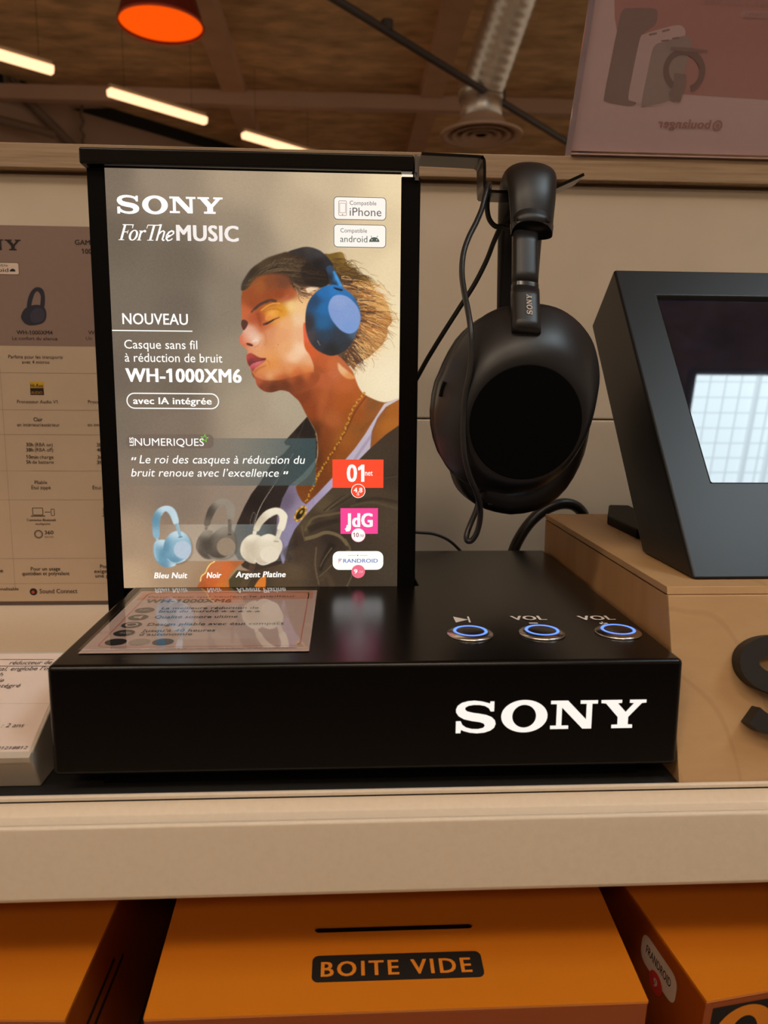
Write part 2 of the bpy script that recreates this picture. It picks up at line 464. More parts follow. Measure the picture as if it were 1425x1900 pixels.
# --- studio backdrop of the picture
fill([(PX0, PY0), (PX1, PY0), (PX1, PY1), (PX0, PY1)],
     [(200, 320, (122, 107, 91)), (300, 320, (150, 132, 112)), (450, 325, (176, 155, 129)), (600, 325, (207, 184, 150)), (738, 325, (238, 214, 172)),
      (208, 450, (108, 96, 82)), (330, 490, (110, 98, 84)), (450, 445, (150, 133, 112)), (560, 400, (190, 168, 138)), (690, 440, (222, 198, 158)), (735, 500, (236, 212, 170)),
      (738, 600, (240, 221, 180)), (215, 560, (114, 101, 87)), (330, 570, (107, 95, 82)), (420, 560, (134, 120, 102)), (430, 680, (150, 135, 114)),
      (215, 690, (108, 95, 82)), (330, 720, (111, 98, 84)), (460, 760, (164, 146, 122)), (530, 750, (174, 158, 133)), (720, 700, (242, 225, 188)), (690, 660, (240, 220, 182)),
      (213, 790, (120, 106, 90)), (330, 790, (128, 110, 94)), (480, 810, (170, 150, 127)), (216, 900, (138, 117, 98)), (330, 930, (134, 115, 98)), (430, 930, (146, 126, 108)),
      (232, 1000, (166, 139, 112)), (235, 1075, (190, 158, 124)), (330, 1055, (168, 138, 108)), (380, 1085, (160, 128, 98))], smooth=False, power=3.2)

# --- windblown hair behind the headphone
HC0 = np.array([640., 575.])
HAIR = [(600, 474), (612, 471), (631, 467.5), (638, 473), (646, 482), (660, 490), (671, 502), (689, 511), (697, 524), (705, 538), (718, 545), (723, 556), (730, 570),
        (735, 588), (737, 600), (728, 612), (727, 628), (716, 648), (703, 660), (690, 672), (676, 680), (665, 688), (658, 697), (651, 686), (634, 676), (622, 664), (612, 640), (618, 560), (604, 510)]
fill([tuple((np.array(p) - HC0) * (.9 if p[0] > 640 else 1) + HC0) for p in HAIR], [(615, 474, (120, 90, 36)), (640, 476, (150, 115, 50)), (655, 492, (120, 86, 32)), (625, 495, (92, 66, 34)), (628, 515, (66, 46, 34)), (650, 515, (84, 60, 40)), (680, 512, (150, 110, 62)),
            (640, 535, (150, 100, 60)), (690, 540, (210, 158, 94)), (675, 560, (214, 156, 84)), (662, 590, (72, 46, 36)), (690, 580, (206, 140, 66)), (715, 575, (222, 165, 88)),
            (725, 600, (176, 114, 52)), (690, 612, (186, 112, 52)), (660, 630, (92, 58, 42)), (655, 660, (84, 58, 44)), (640, 668, (92, 64, 46)), (690, 650, (160, 108, 58)), (665, 680, (104, 74, 52)), (712, 630, (186, 130, 70))], feather=1.6)
LOCK = [(244, 196, 128), (226, 172, 104), (205, 142, 74), (176, 112, 54), (150, 92, 46), (96, 62, 40), (66, 44, 34), (70, 46, 36)]
def lock_path(t):
    s = np.interp(t, [0, .2, .45, .7, 1], [0, 1, 2, 3, 4])
    A = [(606, 478), (632, 520), (648, 566), (652, 612), (632, 660)]
    B = [(668, 500), (716, 545), (738, 594), (712, 654), (656, 696)]
    i = min(int(s), 3); f = s - i
    a = np.array(A[i]) * (1 - f) + np.array(A[i + 1]) * f
    b = np.array(B[i]) * (1 - f) + np.array(B[i + 1]) * f
    return a, b
HC = np.array([650., 575.])
for k in range(460):
    t = rnd.random()
    a, b = lock_path(t)
    u0 = rnd.uniform(0, .62); u1 = min(u0 + rnd.uniform(.35, .75), rnd.uniform(.88, 1.08))
    bow = np.array([rnd.uniform(-4, 4), rnd.uniform(-9, 1) if t < .6 else rnd.uniform(-4, 5)])
    p0 = a + (b - a) * u0 + np.array([rnd.gauss(0, 3), rnd.gauss(0, 3)])
    p2 = a + (b - a) * u1 + np.array([rnd.gauss(0, 5), rnd.gauss(0, 5)])
    p1 = (p0 + p2) / 2 + bow
    dark = u0 < .22 or (.42 < t < .56 and u0 < .4) or t > .86
    c = LOCK[rnd.randint(4, 7)] if dark and rnd.random() < .75 else LOCK[min(7, int(abs(rnd.gauss(0, 2.6))))]
    if t < .16: c = (126, 92, 34) if rnd.random() < .5 else (86, 62, 36)
    stroke([p0, p1, p2], rnd.uniform(1.2, 2.6), .25, c, rnd.uniform(.55, .95))
for p in ([(700, 520), (712, 531), (720, 545)], [(688, 509), (696, 511), (702, 513)], [(706, 640), (722, 628), (733, 646)], [(715, 560), (728, 566), (735, 565)], [(690, 665), (694, 674), (693, 682)],
          [(672, 680), (676, 688), (673, 692)], [(634, 469), (641, 474), (644, 482)], [(720, 540), (726, 548), (733, 549)], [(732, 580), (738, 592), (739, 600)]):
    stroke(p, .9, .3, (134, 100, 60), .85)

# --- neck, shoulder and chest
EPS = 110.0
SKIN = [(470, 700), (520, 716), (548, 738), (557, 748), (570, 773), (584, 797), (589, 815), (589, 850), (575, 880), (552, 900), (548, 905), (556, 925), (567, 940), (590, 925), (640, 900), (739, 830), (752, 800), (752, 735), (739, 740), (719, 746), (707, 745.5), (693, 740.5),
        (680, 734), (672, 728), (665, 717), (659, 702), (652, 686), (620, 655), (560, 640), (480, 660)]
fill(SKIN, [(575, 690, (150, 68, 28)), (600, 705, (182, 88, 46)), (622, 690, (192, 100, 58)), (640, 712, (186, 92, 40)), (600, 735, (158, 74, 29)), (640, 745, (168, 80, 25)), (560, 735, (126, 54, 20)),
            (580, 760, (140, 62, 24)), (615, 780, (170, 88, 42)), (600, 800, (134, 66, 28)), (587, 800, (86, 42, 18)), (655, 765, (152, 76, 26)), (668, 740, (172, 84, 28)), (690, 750, (132, 78, 36)), (705, 765, (146, 84, 36)), (730, 765, (164, 92, 30)),
            (725, 785, (172, 100, 36)), (640, 812, (152, 84, 31)), (665, 800, (140, 80, 34)), (610, 850, (128, 64, 23)), (590, 850, (96, 48, 20)), (580, 900, (112, 58, 22)), (565, 925, (120, 64, 26)), (630, 850, (140, 74, 26))], feather=.5, power=4.2)
stroke([(668, 800), (690, 780), (706, 768)], 7, 2, (116, 66, 30), .35, 2)
fill([(600, 716), (612, 712), (608, 740), (596, 780), (588, 760)], (186, 96, 50), 6, .45)
# --- face
FACE = [(470, 505), (455, 525), (448.5, 545), (447.5, 565), (448.5, 585), (448, 596), (447, 601), (448.5, 609), (451, 614), (447.5, 621), (443.6, 628.5), (444.6, 635), (449, 641), (456.5, 647.5), (460, 653), (457.2, 660), (456.8, 667),
        (459.8, 675), (463.7, 683), (468, 690.5), (472.5, 698), (474.6, 706.5), (477, 714.5), (482.8, 721), (491.8, 726.3), (502, 728), (511, 726.3), (520, 724), (529, 724.8), (545, 728), (580, 720), (592, 693), (600, 640), (600, 540), (560, 505), (510, 498)]
fill(FACE, [(470, 518, (140, 78, 42)), (482, 530, (158, 84, 36)), (462, 545, (150, 72, 32)), (470, 562, (146, 66, 28)), (500, 525, (128, 68, 38)), (525, 525, (110, 62, 40)), (520, 545, (142, 62, 27)), (500, 550, (146, 66, 28)),
            (535, 548, (168, 78, 42)), (455, 580, (196, 96, 54)), (468, 592, (176, 80, 42)), (480, 590, (168, 72, 36)), (503, 584, (228, 150, 52)), (522, 576, (216, 140, 30)), (540, 566, (242, 204, 134)), (556, 572, (238, 190, 132)), (555, 592, (236, 194, 150)), (560, 620, (232, 172, 128)),
            (530, 600, (232, 168, 112)), (520, 622, (226, 156, 104)), (530, 645, (230, 164, 108)), (498, 618, (214, 140, 94)), (488, 606, (190, 92, 50)), (492, 636, (214, 140, 88)), (556, 650, (242, 200, 162)), (545, 662, (241, 194, 154)), (572, 672, (228, 168, 124)),
            (500, 660, (226, 152, 88)), (503, 676, (222, 140, 68)), (488, 690, (216, 134, 72)), (500, 697, (228, 160, 106)), (515, 690, (222, 146, 88)), (540, 684, (222, 146, 88)), (570, 683, (222, 130, 66)), (548, 693, (206, 100, 46)), (520, 702, (190, 88, 40)),
            (482, 700, (210, 122, 76)), (479, 708, (188, 86, 52)), (488, 716, (122, 52, 28)), (506, 717, (94, 42, 20)), (530, 712, (108, 46, 18)), (555, 705, (138, 58, 24)), (575, 700, (168, 76, 34)),
            (466, 624, (230, 188, 162)), (456, 630, (228, 158, 128)), (446.5, 630, (206, 98, 66)), (475, 631, (238, 206, 186)), (462, 612, (224, 172, 148)), (454, 640, (206, 100, 62)), (470, 645, (224, 150, 110)), (462, 651, (216, 140, 92)), (480, 650, (226, 154, 98))], feather=.45, power=4.6)
FM = full_mask(FACE); EPS = 30.0; SKM = np.maximum(FM, full_mask(SKIN))
fill([(470, 698), (474, 708), (478, 717), (483, 723), (492, 729), (502, 730), (511, 728), (520, 726), (530, 727), (548, 733), (570, 726), (590, 708), (593, 693), (584, 690), (566, 694), (550, 698), (532, 703), (514, 706), (496, 706.5), (484, 704)],
     [(480, 708, (178, 84, 50)), (486, 717, (122, 54, 30)), (505, 717, (92, 42, 20)), (530, 714, (102, 45, 19)), (555, 708, (124, 54, 23)), (580, 700, (150, 68, 30)), (500, 708, (140, 66, 34)), (540, 702, (160, 76, 36)), (570, 694, (196, 98, 46))], 2.0, .95, within=SKM)
# shadow edge of the hair on the brow, nose bridge and side of the nose
stroke([(478, 580), (482, 596), (484, 606)], 7, 4, (140, 58, 28), .55, 2.5, FM)
stroke([(484, 612), (492, 620), (494, 636)], 3, 4, (196, 112, 70), .45, 2, FM)
stroke([(536, 548), (522, 556), (514, 556)], 5, 2, (190, 96, 66), .5, 2, FM)
fill([(447, 596), (453, 593), (460, 598), (458, 606), (452, 613), (448, 606)], (76, 42, 32), 1.2, .95, within=FM)
stroke([(466, 580), (472, 573), (481, 566), (492, 560), (503, 557), (513, 560)], 2.5, 5.5, (82, 50, 40), .95, 1.2)
stroke([(472, 574), (484, 564), (498, 559)], 4.5, 5, (74, 46, 38), .8, 1.2)
stroke([(484, 577), (495, 568), (508, 563), (520, 563)], 2.2, 3.2, (232, 156, 50), .9, .8)
stroke([(486, 582), (497, 575), (512, 573), (524, 578)], 1.5, 1.5, (176, 100, 22), .7, .8)
fill([(496, 582), (505, 577), (517, 577), (516, 585), (506, 590), (497, 594), (492, 592)], [(505, 581, (238, 168, 78)), (500, 590, (224, 134, 60)), (516, 582, (226, 150, 48))], 1.6, .9)
stroke([(488, 602.5), (497, 599), (508, 593), (519, 588.6)], 4.6, 1.2, (86, 46, 34), .95, .9)
stroke([(493, 601.5), (501, 597.5), (508, 593.4)], 3.4, 2.0, (58, 36, 32), .9, .6)
stroke([(488, 606), (497, 604), (508, 599)], 2, 1, (204, 110, 66), .7, 1)
fill([(456.5, 637.2), (461, 636.6), (467, 638.4), (470, 641.4), (466, 642.4), (460, 640.6)], (78, 26, 18), .7, .95)
stroke([(472, 645), (480, 640), (484, 632)], 2, 1, (200, 110, 70), .6, 1)
stroke([(468, 634), (474, 631), (479, 632)], 3, 2, (246, 222, 206), .6, 1)
UL = L(430, 590, .11228, (240, 640), (268, 592), (320, 582), (372, 606), (450, 650), (520, 662), (566, 664), (556, 694), (480, 690), (410, 718), (340, 768), (302, 806), (262, 746))
fill(UL, [(458, 662, (190, 70, 62)), (466, 660, (178, 62, 56)), (475, 667, (150, 54, 48)), (466, 670, (104, 40, 44)), (462, 676, (112, 44, 46)), (490, 666, (124, 44, 36))], .6)
LL = L(430, 590, .11228, (302, 802), (340, 758), (410, 716), (470, 706), (556, 702), (520, 738), (450, 790), (390, 830), (350, 884), (322, 858))
fill(LL, [(466, 678, (206, 92, 100)), (478, 672, (222, 116, 122)), (488, 671, (196, 96, 84)), (468, 686, (150, 58, 56)), (480, 680, (186, 84, 78))], .7)
stroke([(470, 673), (480, 669.5), (492, 667)], 1.6, 2.4, (84, 30, 30), .9, .6)
stroke([(471, 692), (480, 684), (494, 678)], 5, 2, (166, 84, 40), .5, 2)
stroke([(493, 667), (499, 672), (500, 679)], 3, 3, (198, 116, 52), .5, 1.6)
for (x, y) in ((491.8, 639.4), (516, 639.2)): fill(oval(x, y, .8, .8), (150, 70, 40), 0, .8)
# cast shadow of the cup on jaw and neck, lit nape
fill([(565, 598), (563.5, 628), (566, 646), (575, 660), (582, 678), (583, 690), (592, 693), (606, 691), (618, 684), (627, 674), (618, 655), (590, 640)],
     [(566, 620, (226, 96, 58)), (576, 650, (206, 88, 38)), (600, 672, (186, 86, 40)), (590, 688, (160, 76, 34)), (615, 675, (196, 100, 50))], .7)
fill([(627, 673), (634, 679), (645, 688), (656, 697), (659, 702), (646, 703), (636, 697), (628, 686)], [(636, 684, (236, 190, 136)), (650, 699, (226, 150, 84))], 2.2, .85)
# --- hair on the crown
CROWN = [(448, 539), (448.5, 527), (454, 516), (466, 499), (482, 487), (497, 478), (520, 470.5), (536, 467.5), (575, 474), (606, 500), (612, 520), (605, 531), (590, 534), (572, 530), (556, 540), (546, 536), (541, 526), (536, 514), (524, 507.5), (505, 506.5), (490, 508.5), (477, 512.5), (467, 522), (458, 535)]
fill(CROWN, [(452, 530, (62, 50, 38)), (470, 505, (54, 42, 30)), (490, 492, (76, 60, 42)), (520, 480, (70, 52, 36)), (550, 485, (58, 42, 31)), (590, 510, (34, 26, 22)), (560, 520, (50, 36, 27)), (500, 503, (74, 56, 40)), (530, 500, (64, 48, 34)), (575, 500, (38, 29, 24))], 2.4)
for k in range(170):
    t = rnd.random()
    a = np.array([452 + 84 * t, 532 - 92 * t + 46 * t * t]) + [rnd.gauss(0, 3), rnd.gauss(0, 3) + 5]
    b = np.array([540 + 55 * rnd.random(), 480 + 55 * (1 - t) * .7 + rnd.gauss(0, 5)])
    m = (a + b) / 2 + [-4, -10 + 6 * t + rnd.gauss(0, 2)]
    c = rnd.choice([(104, 84, 60), (120, 94, 66), (46, 34, 26), (38, 28, 22), (88, 68, 48)])
    stroke([a, m, b], rnd.uniform(.6, 1.4), .3, c, rnd.uniform(.35, .75), 0, full_mask(CROWN, 1) if k == 0 else CM)
    if k == 0: CM = full_mask(CROWN, 1)
for k in range(46):
    t = rnd.random()
    a = np.array([539 + 14 * t, 520 + 20 * t + rnd.gauss(0, 2)])
    b = np.array([570 + 20 * rnd.random() - 10 * t, 530 + 28 * t + rnd.gauss(0, 2)])
    c = rnd.choice([(60, 42, 32), (232, 190, 140), (214, 160, 108), (120, 84, 56), (66, 46, 36)])
    if b[1] < 534: c = rnd.choice([(52, 38, 30), (76, 56, 40), (120, 92, 66)])
    stroke([a, (a + b) / 2 + [-2, 4], b], .5, rnd.uniform(.8, 1.8), c, .8)
fill([(568, 535), (582, 532), (592, 533.5), (582, 539), (572, 543)], (240, 214, 180), .8, .9)
for k in range(60):                                   # combed-back hair over the brow and dark hair below the band
    t = rnd.random()
    a = np.array([456 + 60 * t, 530 - 54 * t + 12 * t * t]) + [rnd.gauss(0, 2), rnd.gauss(0, 2)]
    b = np.array([528 + 40 * rnd.random(), 476 + 14 * rnd.random() + 16 * (1 - t)])
    stroke([a, (a + b) / 2 + [-6, -8 + rnd.gauss(0, 2)], b], rnd.uniform(.6, 1.5), .4, rnd.choice([(112, 92, 64), (96, 76, 54), (44, 33, 26), (54, 42, 32)]), rnd.uniform(.4, .8), 0, CM)
stroke([(478, 512), (490, 508), (508, 506.5), (526, 508), (537, 515), (542, 527)], 5, 8, (74, 50, 34), .5, 2.4)
stroke([(458, 534), (467, 522), (478, 512)], 5, 5, (84, 58, 38), .5, 2.2)
fill([(572, 486), (590, 500), (606, 503), (612, 522), (604, 531), (590, 533), (574, 529), (560, 516), (560, 498)], (30, 24, 21), 4, .8)
for k in range(22):
    x, y = 566 + 34 * rnd.random(), 500 + 26 * rnd.random()
    stroke([(x - 22, y + rnd.gauss(0, 3)), (x - 8, y + 1), (x + 6, y + 4)], .5, .9, (72, 54, 40), .5, 0, CM)
# --- blue headphone worn on the head
BAND = [(535, 468.5), (549, 462), (570, 458), (592, 464), (608, 477.5), (618, 492), (612, 497), (604, 500), (590, 500), (578, 490), (560, 476)]
fill(BAND, [(570, 461, (62, 58, 56)), (592, 468, (60, 58, 60)), (612, 488, (40, 40, 44)), (560, 470, (48, 42, 40)), (590, 490, (28, 25, 26)), (548, 466, (52, 46, 44))], .6)
fill([(605, 497), (614, 492), (621, 502), (637, 535), (632, 539), (620, 533), (612, 524), (608, 508)], [(616, 500, (46, 70, 96)), (612, 515, (34, 34, 40)), (626, 515, (58, 150, 218)), (633, 532, (52, 128, 196)), (620, 528, (30, 44, 60))], .5)
stroke([(619, 503), (626, 518), (633, 532)], 4, 6, (70, 158, 224), .7, .9)
CUP = [(605, 530.5), (624, 529), (645, 540), (661, 557), (669, 582), (665, 608), (654, 634), (640, 651), (618, 660), (600, 656), (584, 646), (572, 628), (566.5, 600), (570, 566), (585, 543)]
EPS = 100.0
fill(CUP, [(620, 536, (36, 118, 186)), (600, 542, (30, 104, 166)), (600, 570, (24, 104, 164)), (598, 600, (26, 92, 140)), (585, 560, (30, 62, 94)), (570, 600, (46, 40, 44)), (576, 625, (66, 58, 62)), (590, 636, (44, 44, 50)), (600, 624, (34, 56, 76)), (615, 648, (30, 30, 34)),
            (640, 640, (38, 44, 52)), (660, 615, (72, 94, 116)), (630, 625, (40, 50, 62)), (645, 545, (40, 110, 172)), (662, 565, (52, 96, 140))], .5, power=4.4)
EPS = 30.0
fill([(609, 572), (612, 558), (620, 549), (632, 547), (645, 551), (657, 561), (666, 575), (669, 590), (666, 606), (658, 616), (647, 619), (634, 614), (622, 602), (613, 588)], [(630, 560, (138, 160, 206)), (645, 580, (128, 154, 204)), (650, 610, (120, 152, 206)), (620, 580, (126, 152, 204))], .4)
fill([(619, 533), (635, 537), (634, 540), (624, 537.5)], (18, 22, 30), .5)
stroke([(589, 632), (594, 641)], 1, .5, (200, 190, 180), .8)
# --- ribbed tank top
TANK = [(752, 734), (739, 739), (723, 745), (713, 749), (695, 777), (677, 806), (658.5, 832), (638, 856), (617, 886), (586, 919), (567.6, 936), (560, 930), (552, 917), (547, 898), (530, 898), (500, 960), (505, 1050), (528, 1046), (545, 990), (590, 940), (664, 856), (687, 833), (690, 800), (700, 777), (716, 755), (739, 742), (752, 740)]
fill(TANK, [(725, 748, (206, 190, 190)), (690, 790, (192, 178, 190)), (660, 840, (186, 172, 186)), (620, 890, (176, 160, 186)), (575, 945, (168, 152, 182)), (555, 950, (150, 134, 152)), (530, 930, (104, 90, 106)), (540, 980, (150, 136, 168)), (525, 1020, (148, 134, 170)), (515, 970, (120, 106, 124))], .5, smooth=False)
TM = full_mask(TANK, 0, False)
for k in range(17):
    x = 524 + k * 3.1
    stroke([(x, 896), (x + 4 + k * .35, 940), (x - 6 + k * .2, 985), (x - 18, 1046)], .8, .8, (104, 90, 116), .6, .3, TM)
for k in range(9):
    stroke([(704 - k * 3 + 6, 776 + k * 5), (676 - k * 2, 822 + k * 4), (650, 862 + k)], .7, .7, (150, 134, 154), .6, .3, TM)
stroke([(702, 776), (691, 802), (688, 830)], 1.6, 1.6, (120, 92, 92), .7, .5)
stroke([(726, 752), (708, 766), (700, 779)], 1.2, 1.2, (120, 80, 60), .5, .5)
# --- jacket
JL = [(570, 773), (552, 793), (527, 820), (530, 825.5), (539, 827), (526, 842), (505, 858), (482, 896), (466, 917), (453, 941), (440, 970), (433, 992), (428, 1014), (450, 1052), (470, 1062), (500, 1056), (524, 1046), (512, 1000), (514, 960), (524, 925), (536, 902), (562, 880), (588, 850), (589, 822), (585, 800)]
fill(JL, [(560, 795, (34, 26, 22)), (545, 815, (48, 38, 32)), (570, 840, (36, 28, 24)), (510, 880, (44, 34, 30)), (480, 930, (34, 25, 22)), (460, 980, (48, 36, 30)), (510, 930, (40, 31, 28)), (500, 990, (44, 34, 30)), (520, 960, (66, 54, 54)), (450, 1030, (60, 46, 34))], .5, smooth=False)
stroke([(566, 778), (556, 805), (540, 838), (510, 890), (478, 950)], 1, 1, (92, 78, 66), .6, .4)
zp = smooth_pts([(544, 842), (528, 868), (507, 902), (486, 935), (475, 962), (469, 990)], False, 14)
for i in range(0, len(zp), 1):
    fill(oval(zp[i][0], zp[i][1], .9, .8), (188, 176, 158), 0, .9)
stroke([(470, 950), (464, 968), (468, 974), (474, 956), (470, 950)], 1, 1, (110, 100, 92), .9)
JR = [(752, 782), (739, 790), (716, 806), (687, 832), (664, 855), (640, 881), (612, 909.5), (586, 935.5), (565, 959), (547, 982), (536, 1006), (531, 1026), (527, 1045), (500, 1052), (470, 1060), (440, 1058), (424, 1076), (416, 1100), (752, 1100)]
fill(JR, [(735, 800, (66, 50, 38)), (690, 850, (66, 52, 39)), (730, 880, (60, 47, 36)), (640, 905, (74, 60, 44)), (600, 940, (88, 72, 50)), (570, 975, (84, 68, 46)), (590, 965, (62, 49, 37)), (640, 955, (60, 47, 36)), (700, 930, (72, 57, 42)), (725, 960, (74, 60, 45)),
          (552, 1000, (58, 44, 36)), (610, 1000, (48, 37, 30)), (580, 1010, (62, 48, 38)), (550, 1030, (66, 51, 38)), (545, 1060, (88, 70, 50)), (520, 1075, (84, 66, 46)), (480, 1072, (64, 50, 36)), (440, 1080, (78, 66, 42)), (600, 1060, (62, 49, 37)), (660, 1060, (62, 50, 38)), (720, 1060, (68, 56, 44)), (700, 1085, (64, 53, 41))], .5, smooth=False)
for p, w0, w1, c, a, f in (
    ([(566, 985), (580, 962), (610, 955), (640, 950)], 5, 4, (104, 86, 60), .8, 1.6), ([(566, 1000), (585, 995), (606, 988), (630, 995), (645, 1012)], 7, 6, (116, 98, 68), .9, 1.6),
    ([(572, 984), (600, 972), (630, 965)], 14, 8, (46, 35, 28), .8, 3), ([(640, 1000), (650, 1020), (642, 1022)], 4, 4, (106, 90, 62), .7, 1.4),
    ([(618, 1008), (600, 1040), (594, 1060)], 14, 4, (36, 28, 23), .85, 2.5), ([(616, 1016), (602, 1036), (594, 1052)], 2.4, 1.6, (112, 94, 66), .8, 1),
    ([(587, 1015), (585, 1050), (592, 1085)], 3, 3, (104, 84, 58), .8, 1.4), ([(592, 1070), (604, 1060), (616, 1048)], 2.4, 2.4, (110, 92, 62), .7, 1), ([(596, 1080), (606, 1066), (618, 1090)], 10, 10, (80, 64, 46), .6, 3),
    ([(640, 1095), (650, 1075), (655, 1060)], 2, 2, (112, 98, 74), .7, 1), ([(560, 975), (562, 990), (566, 1004)], 3, 3, (110, 90, 62), .6, 1.2), ([(552, 1008), (530, 1024), (540, 1040)], 12, 10, (44, 34, 29), .6, 3),
    ([(600, 948), (630, 925), (660, 910)], 3, 2, (50, 39, 30), .7, 1.2), ([(612, 945), (645, 925), (672, 908)], 2, 2, (44, 34, 26), .8, .9), ([(605, 948), (635, 924), (664, 905)], 1.2, 1.2, (112, 96, 70), .7, .6),
    ([(660, 930), (700, 925), (738, 932)], 6, 6, (48, 37, 29), .6, 2.4), ([(650, 940), (690, 932), (738, 944)], 4, 4, (92, 76, 56), .6, 2), ([(670, 905), (700, 890), (736, 880)], 3, 2, (48, 38, 30), .6, 1.4), ([(680, 900), (710, 888), (738, 884)], 1.4, 1.4, (96, 82, 62), .5, .8)):
    stroke(p, w0, w1, c, a, f)
# --- hand, bracelet and sleeve slit at the foot of the picture
fill([(398, 1040), (389, 1046), (384, 1054), (381, 1062), (374, 1068), (372, 1077), (364, 1092), (362, 1100), (420, 1100), (425, 1072), (437, 1055), (452, 1040)], [(400, 1050, (196, 112, 66)), (390, 1080, (196, 96, 46)), (420, 1055, (206, 104, 50)), (440, 1044, (176, 96, 52)), (375, 1088, (170, 88, 46)), (410, 1088, (206, 112, 44))], .6)
stroke([(452, 1042), (437, 1055), (425, 1072), (418, 1094)], 1.6, 1.6, (150, 128, 70), .8, .6)
for p in smooth_pts([(398, 1042), (390, 1047), (385, 1054), (381, 1063), (374, 1069), (372, 1078)], False, 5): fill(oval(p[0], p[1], 1.2, 1.2), (250, 214, 130), 0, .95)
fill([(488, 1069), (493, 1066), (491, 1092), (472, 1092), (479, 1077)], (222, 124, 44), 1, .95)
stroke([(468, 1048), (456, 1075), (446, 1095)], 8, 10, (104, 74, 56), .5, 2)
stroke([(474, 1046), (464, 1074), (452, 1095)], 1, 1, (150, 120, 96), .5, .6)
# --- necklace
def chain(pts, n, r, c1, c2):
    q = smooth_pts(pts, False, n)
    for i, p in enumerate(q):
        fill(oval(p[0] + (.9 if i % 2 else -.9), p[1], r, r * .75, .8), c2 if i % 3 == 0 else c1, .15, .95)
stroke([(680, 735), (660, 762), (644, 796), (628, 824), (610, 852), (592, 882)], 3, 3, (84, 42, 14), .5, 1.4)
chain([(677, 729), (664, 744), (652, 764), (643, 790), (630, 818), (612, 846), (596, 872), (588, 886), (580, 904), (567, 932)], 9, 1.9, (214, 154, 58), (130, 76, 20))
chain([(586, 802), (587, 828), (587, 858), (586, 884), (584, 902)], 8, .9, (190, 136, 70), (90, 54, 24))
fill(oval(557.5, 953, 8.5, 16, .6), (196, 140, 40), .3); fill(oval(557.5, 953, 5.6, 12.5, .6), [(555, 958, (30, 24, 18)), (560, 950, (60, 46, 20))], .4)
fill(oval(559, 950, 2, 4, .6), (190, 150, 70), .5)
for k in range(14):
    p = oval(557.5, 953, 8, 15.4, .6, 14)[k]; fill(oval(p[0], p[1], 1.3, 1.3), (246, 198, 92) if k % 2 else (150, 98, 26), .1)
# --- tinted bands of the layout
lin = lambda a, b: (lambda X, Y: np.clip((X - a) / (b - a), 0, 1))
fill([(195, 813), (586, 813), (586, 901), (195, 901)], lambda X, Y: np.array((112, 106, 98), np.float32) + (np.array((66, 88, 90), np.float32) - np.array((112, 106, 98), np.float32)) * np.clip((X - 380) / 190, 0, 1)[..., None], 0, lambda X, Y: .16 + .62 * np.clip((X - 260) / 300, 0, 1), smooth=False)
fill([(285, 973), (560, 973), (560, 1041), (285, 1041)], lambda X, Y: np.array((196, 180, 160), np.float32) + (np.array((140, 154, 154), np.float32) - np.array((196, 180, 160), np.float32)) * np.clip((X - 380) / 80, 0, 1)[..., None], 0, lambda X, Y: .55 * np.clip((X - 285) / 60, 0, 1) * np.clip((548 - X) / 60, 0, 1), smooth=False)
def pill(x0, y0, x1, y1, r, n=8):
    o = []
    for cx, cy, a0 in ((x1 - r, y0 + r, -90), (x1 - r, y1 - r, 0), (x0 + r, y1 - r, 90), (x0 + r, y0 + r, 180)):
        for k in range(n + 1):
            a = math.radians(a0 + 90 * k / n); o.append((cx + r * math.cos(a), cy + r * math.sin(a)))
    return o
fill(pill(234, 806, 396, 832, 9), (116, 99, 87), .4, .9, smooth=False)
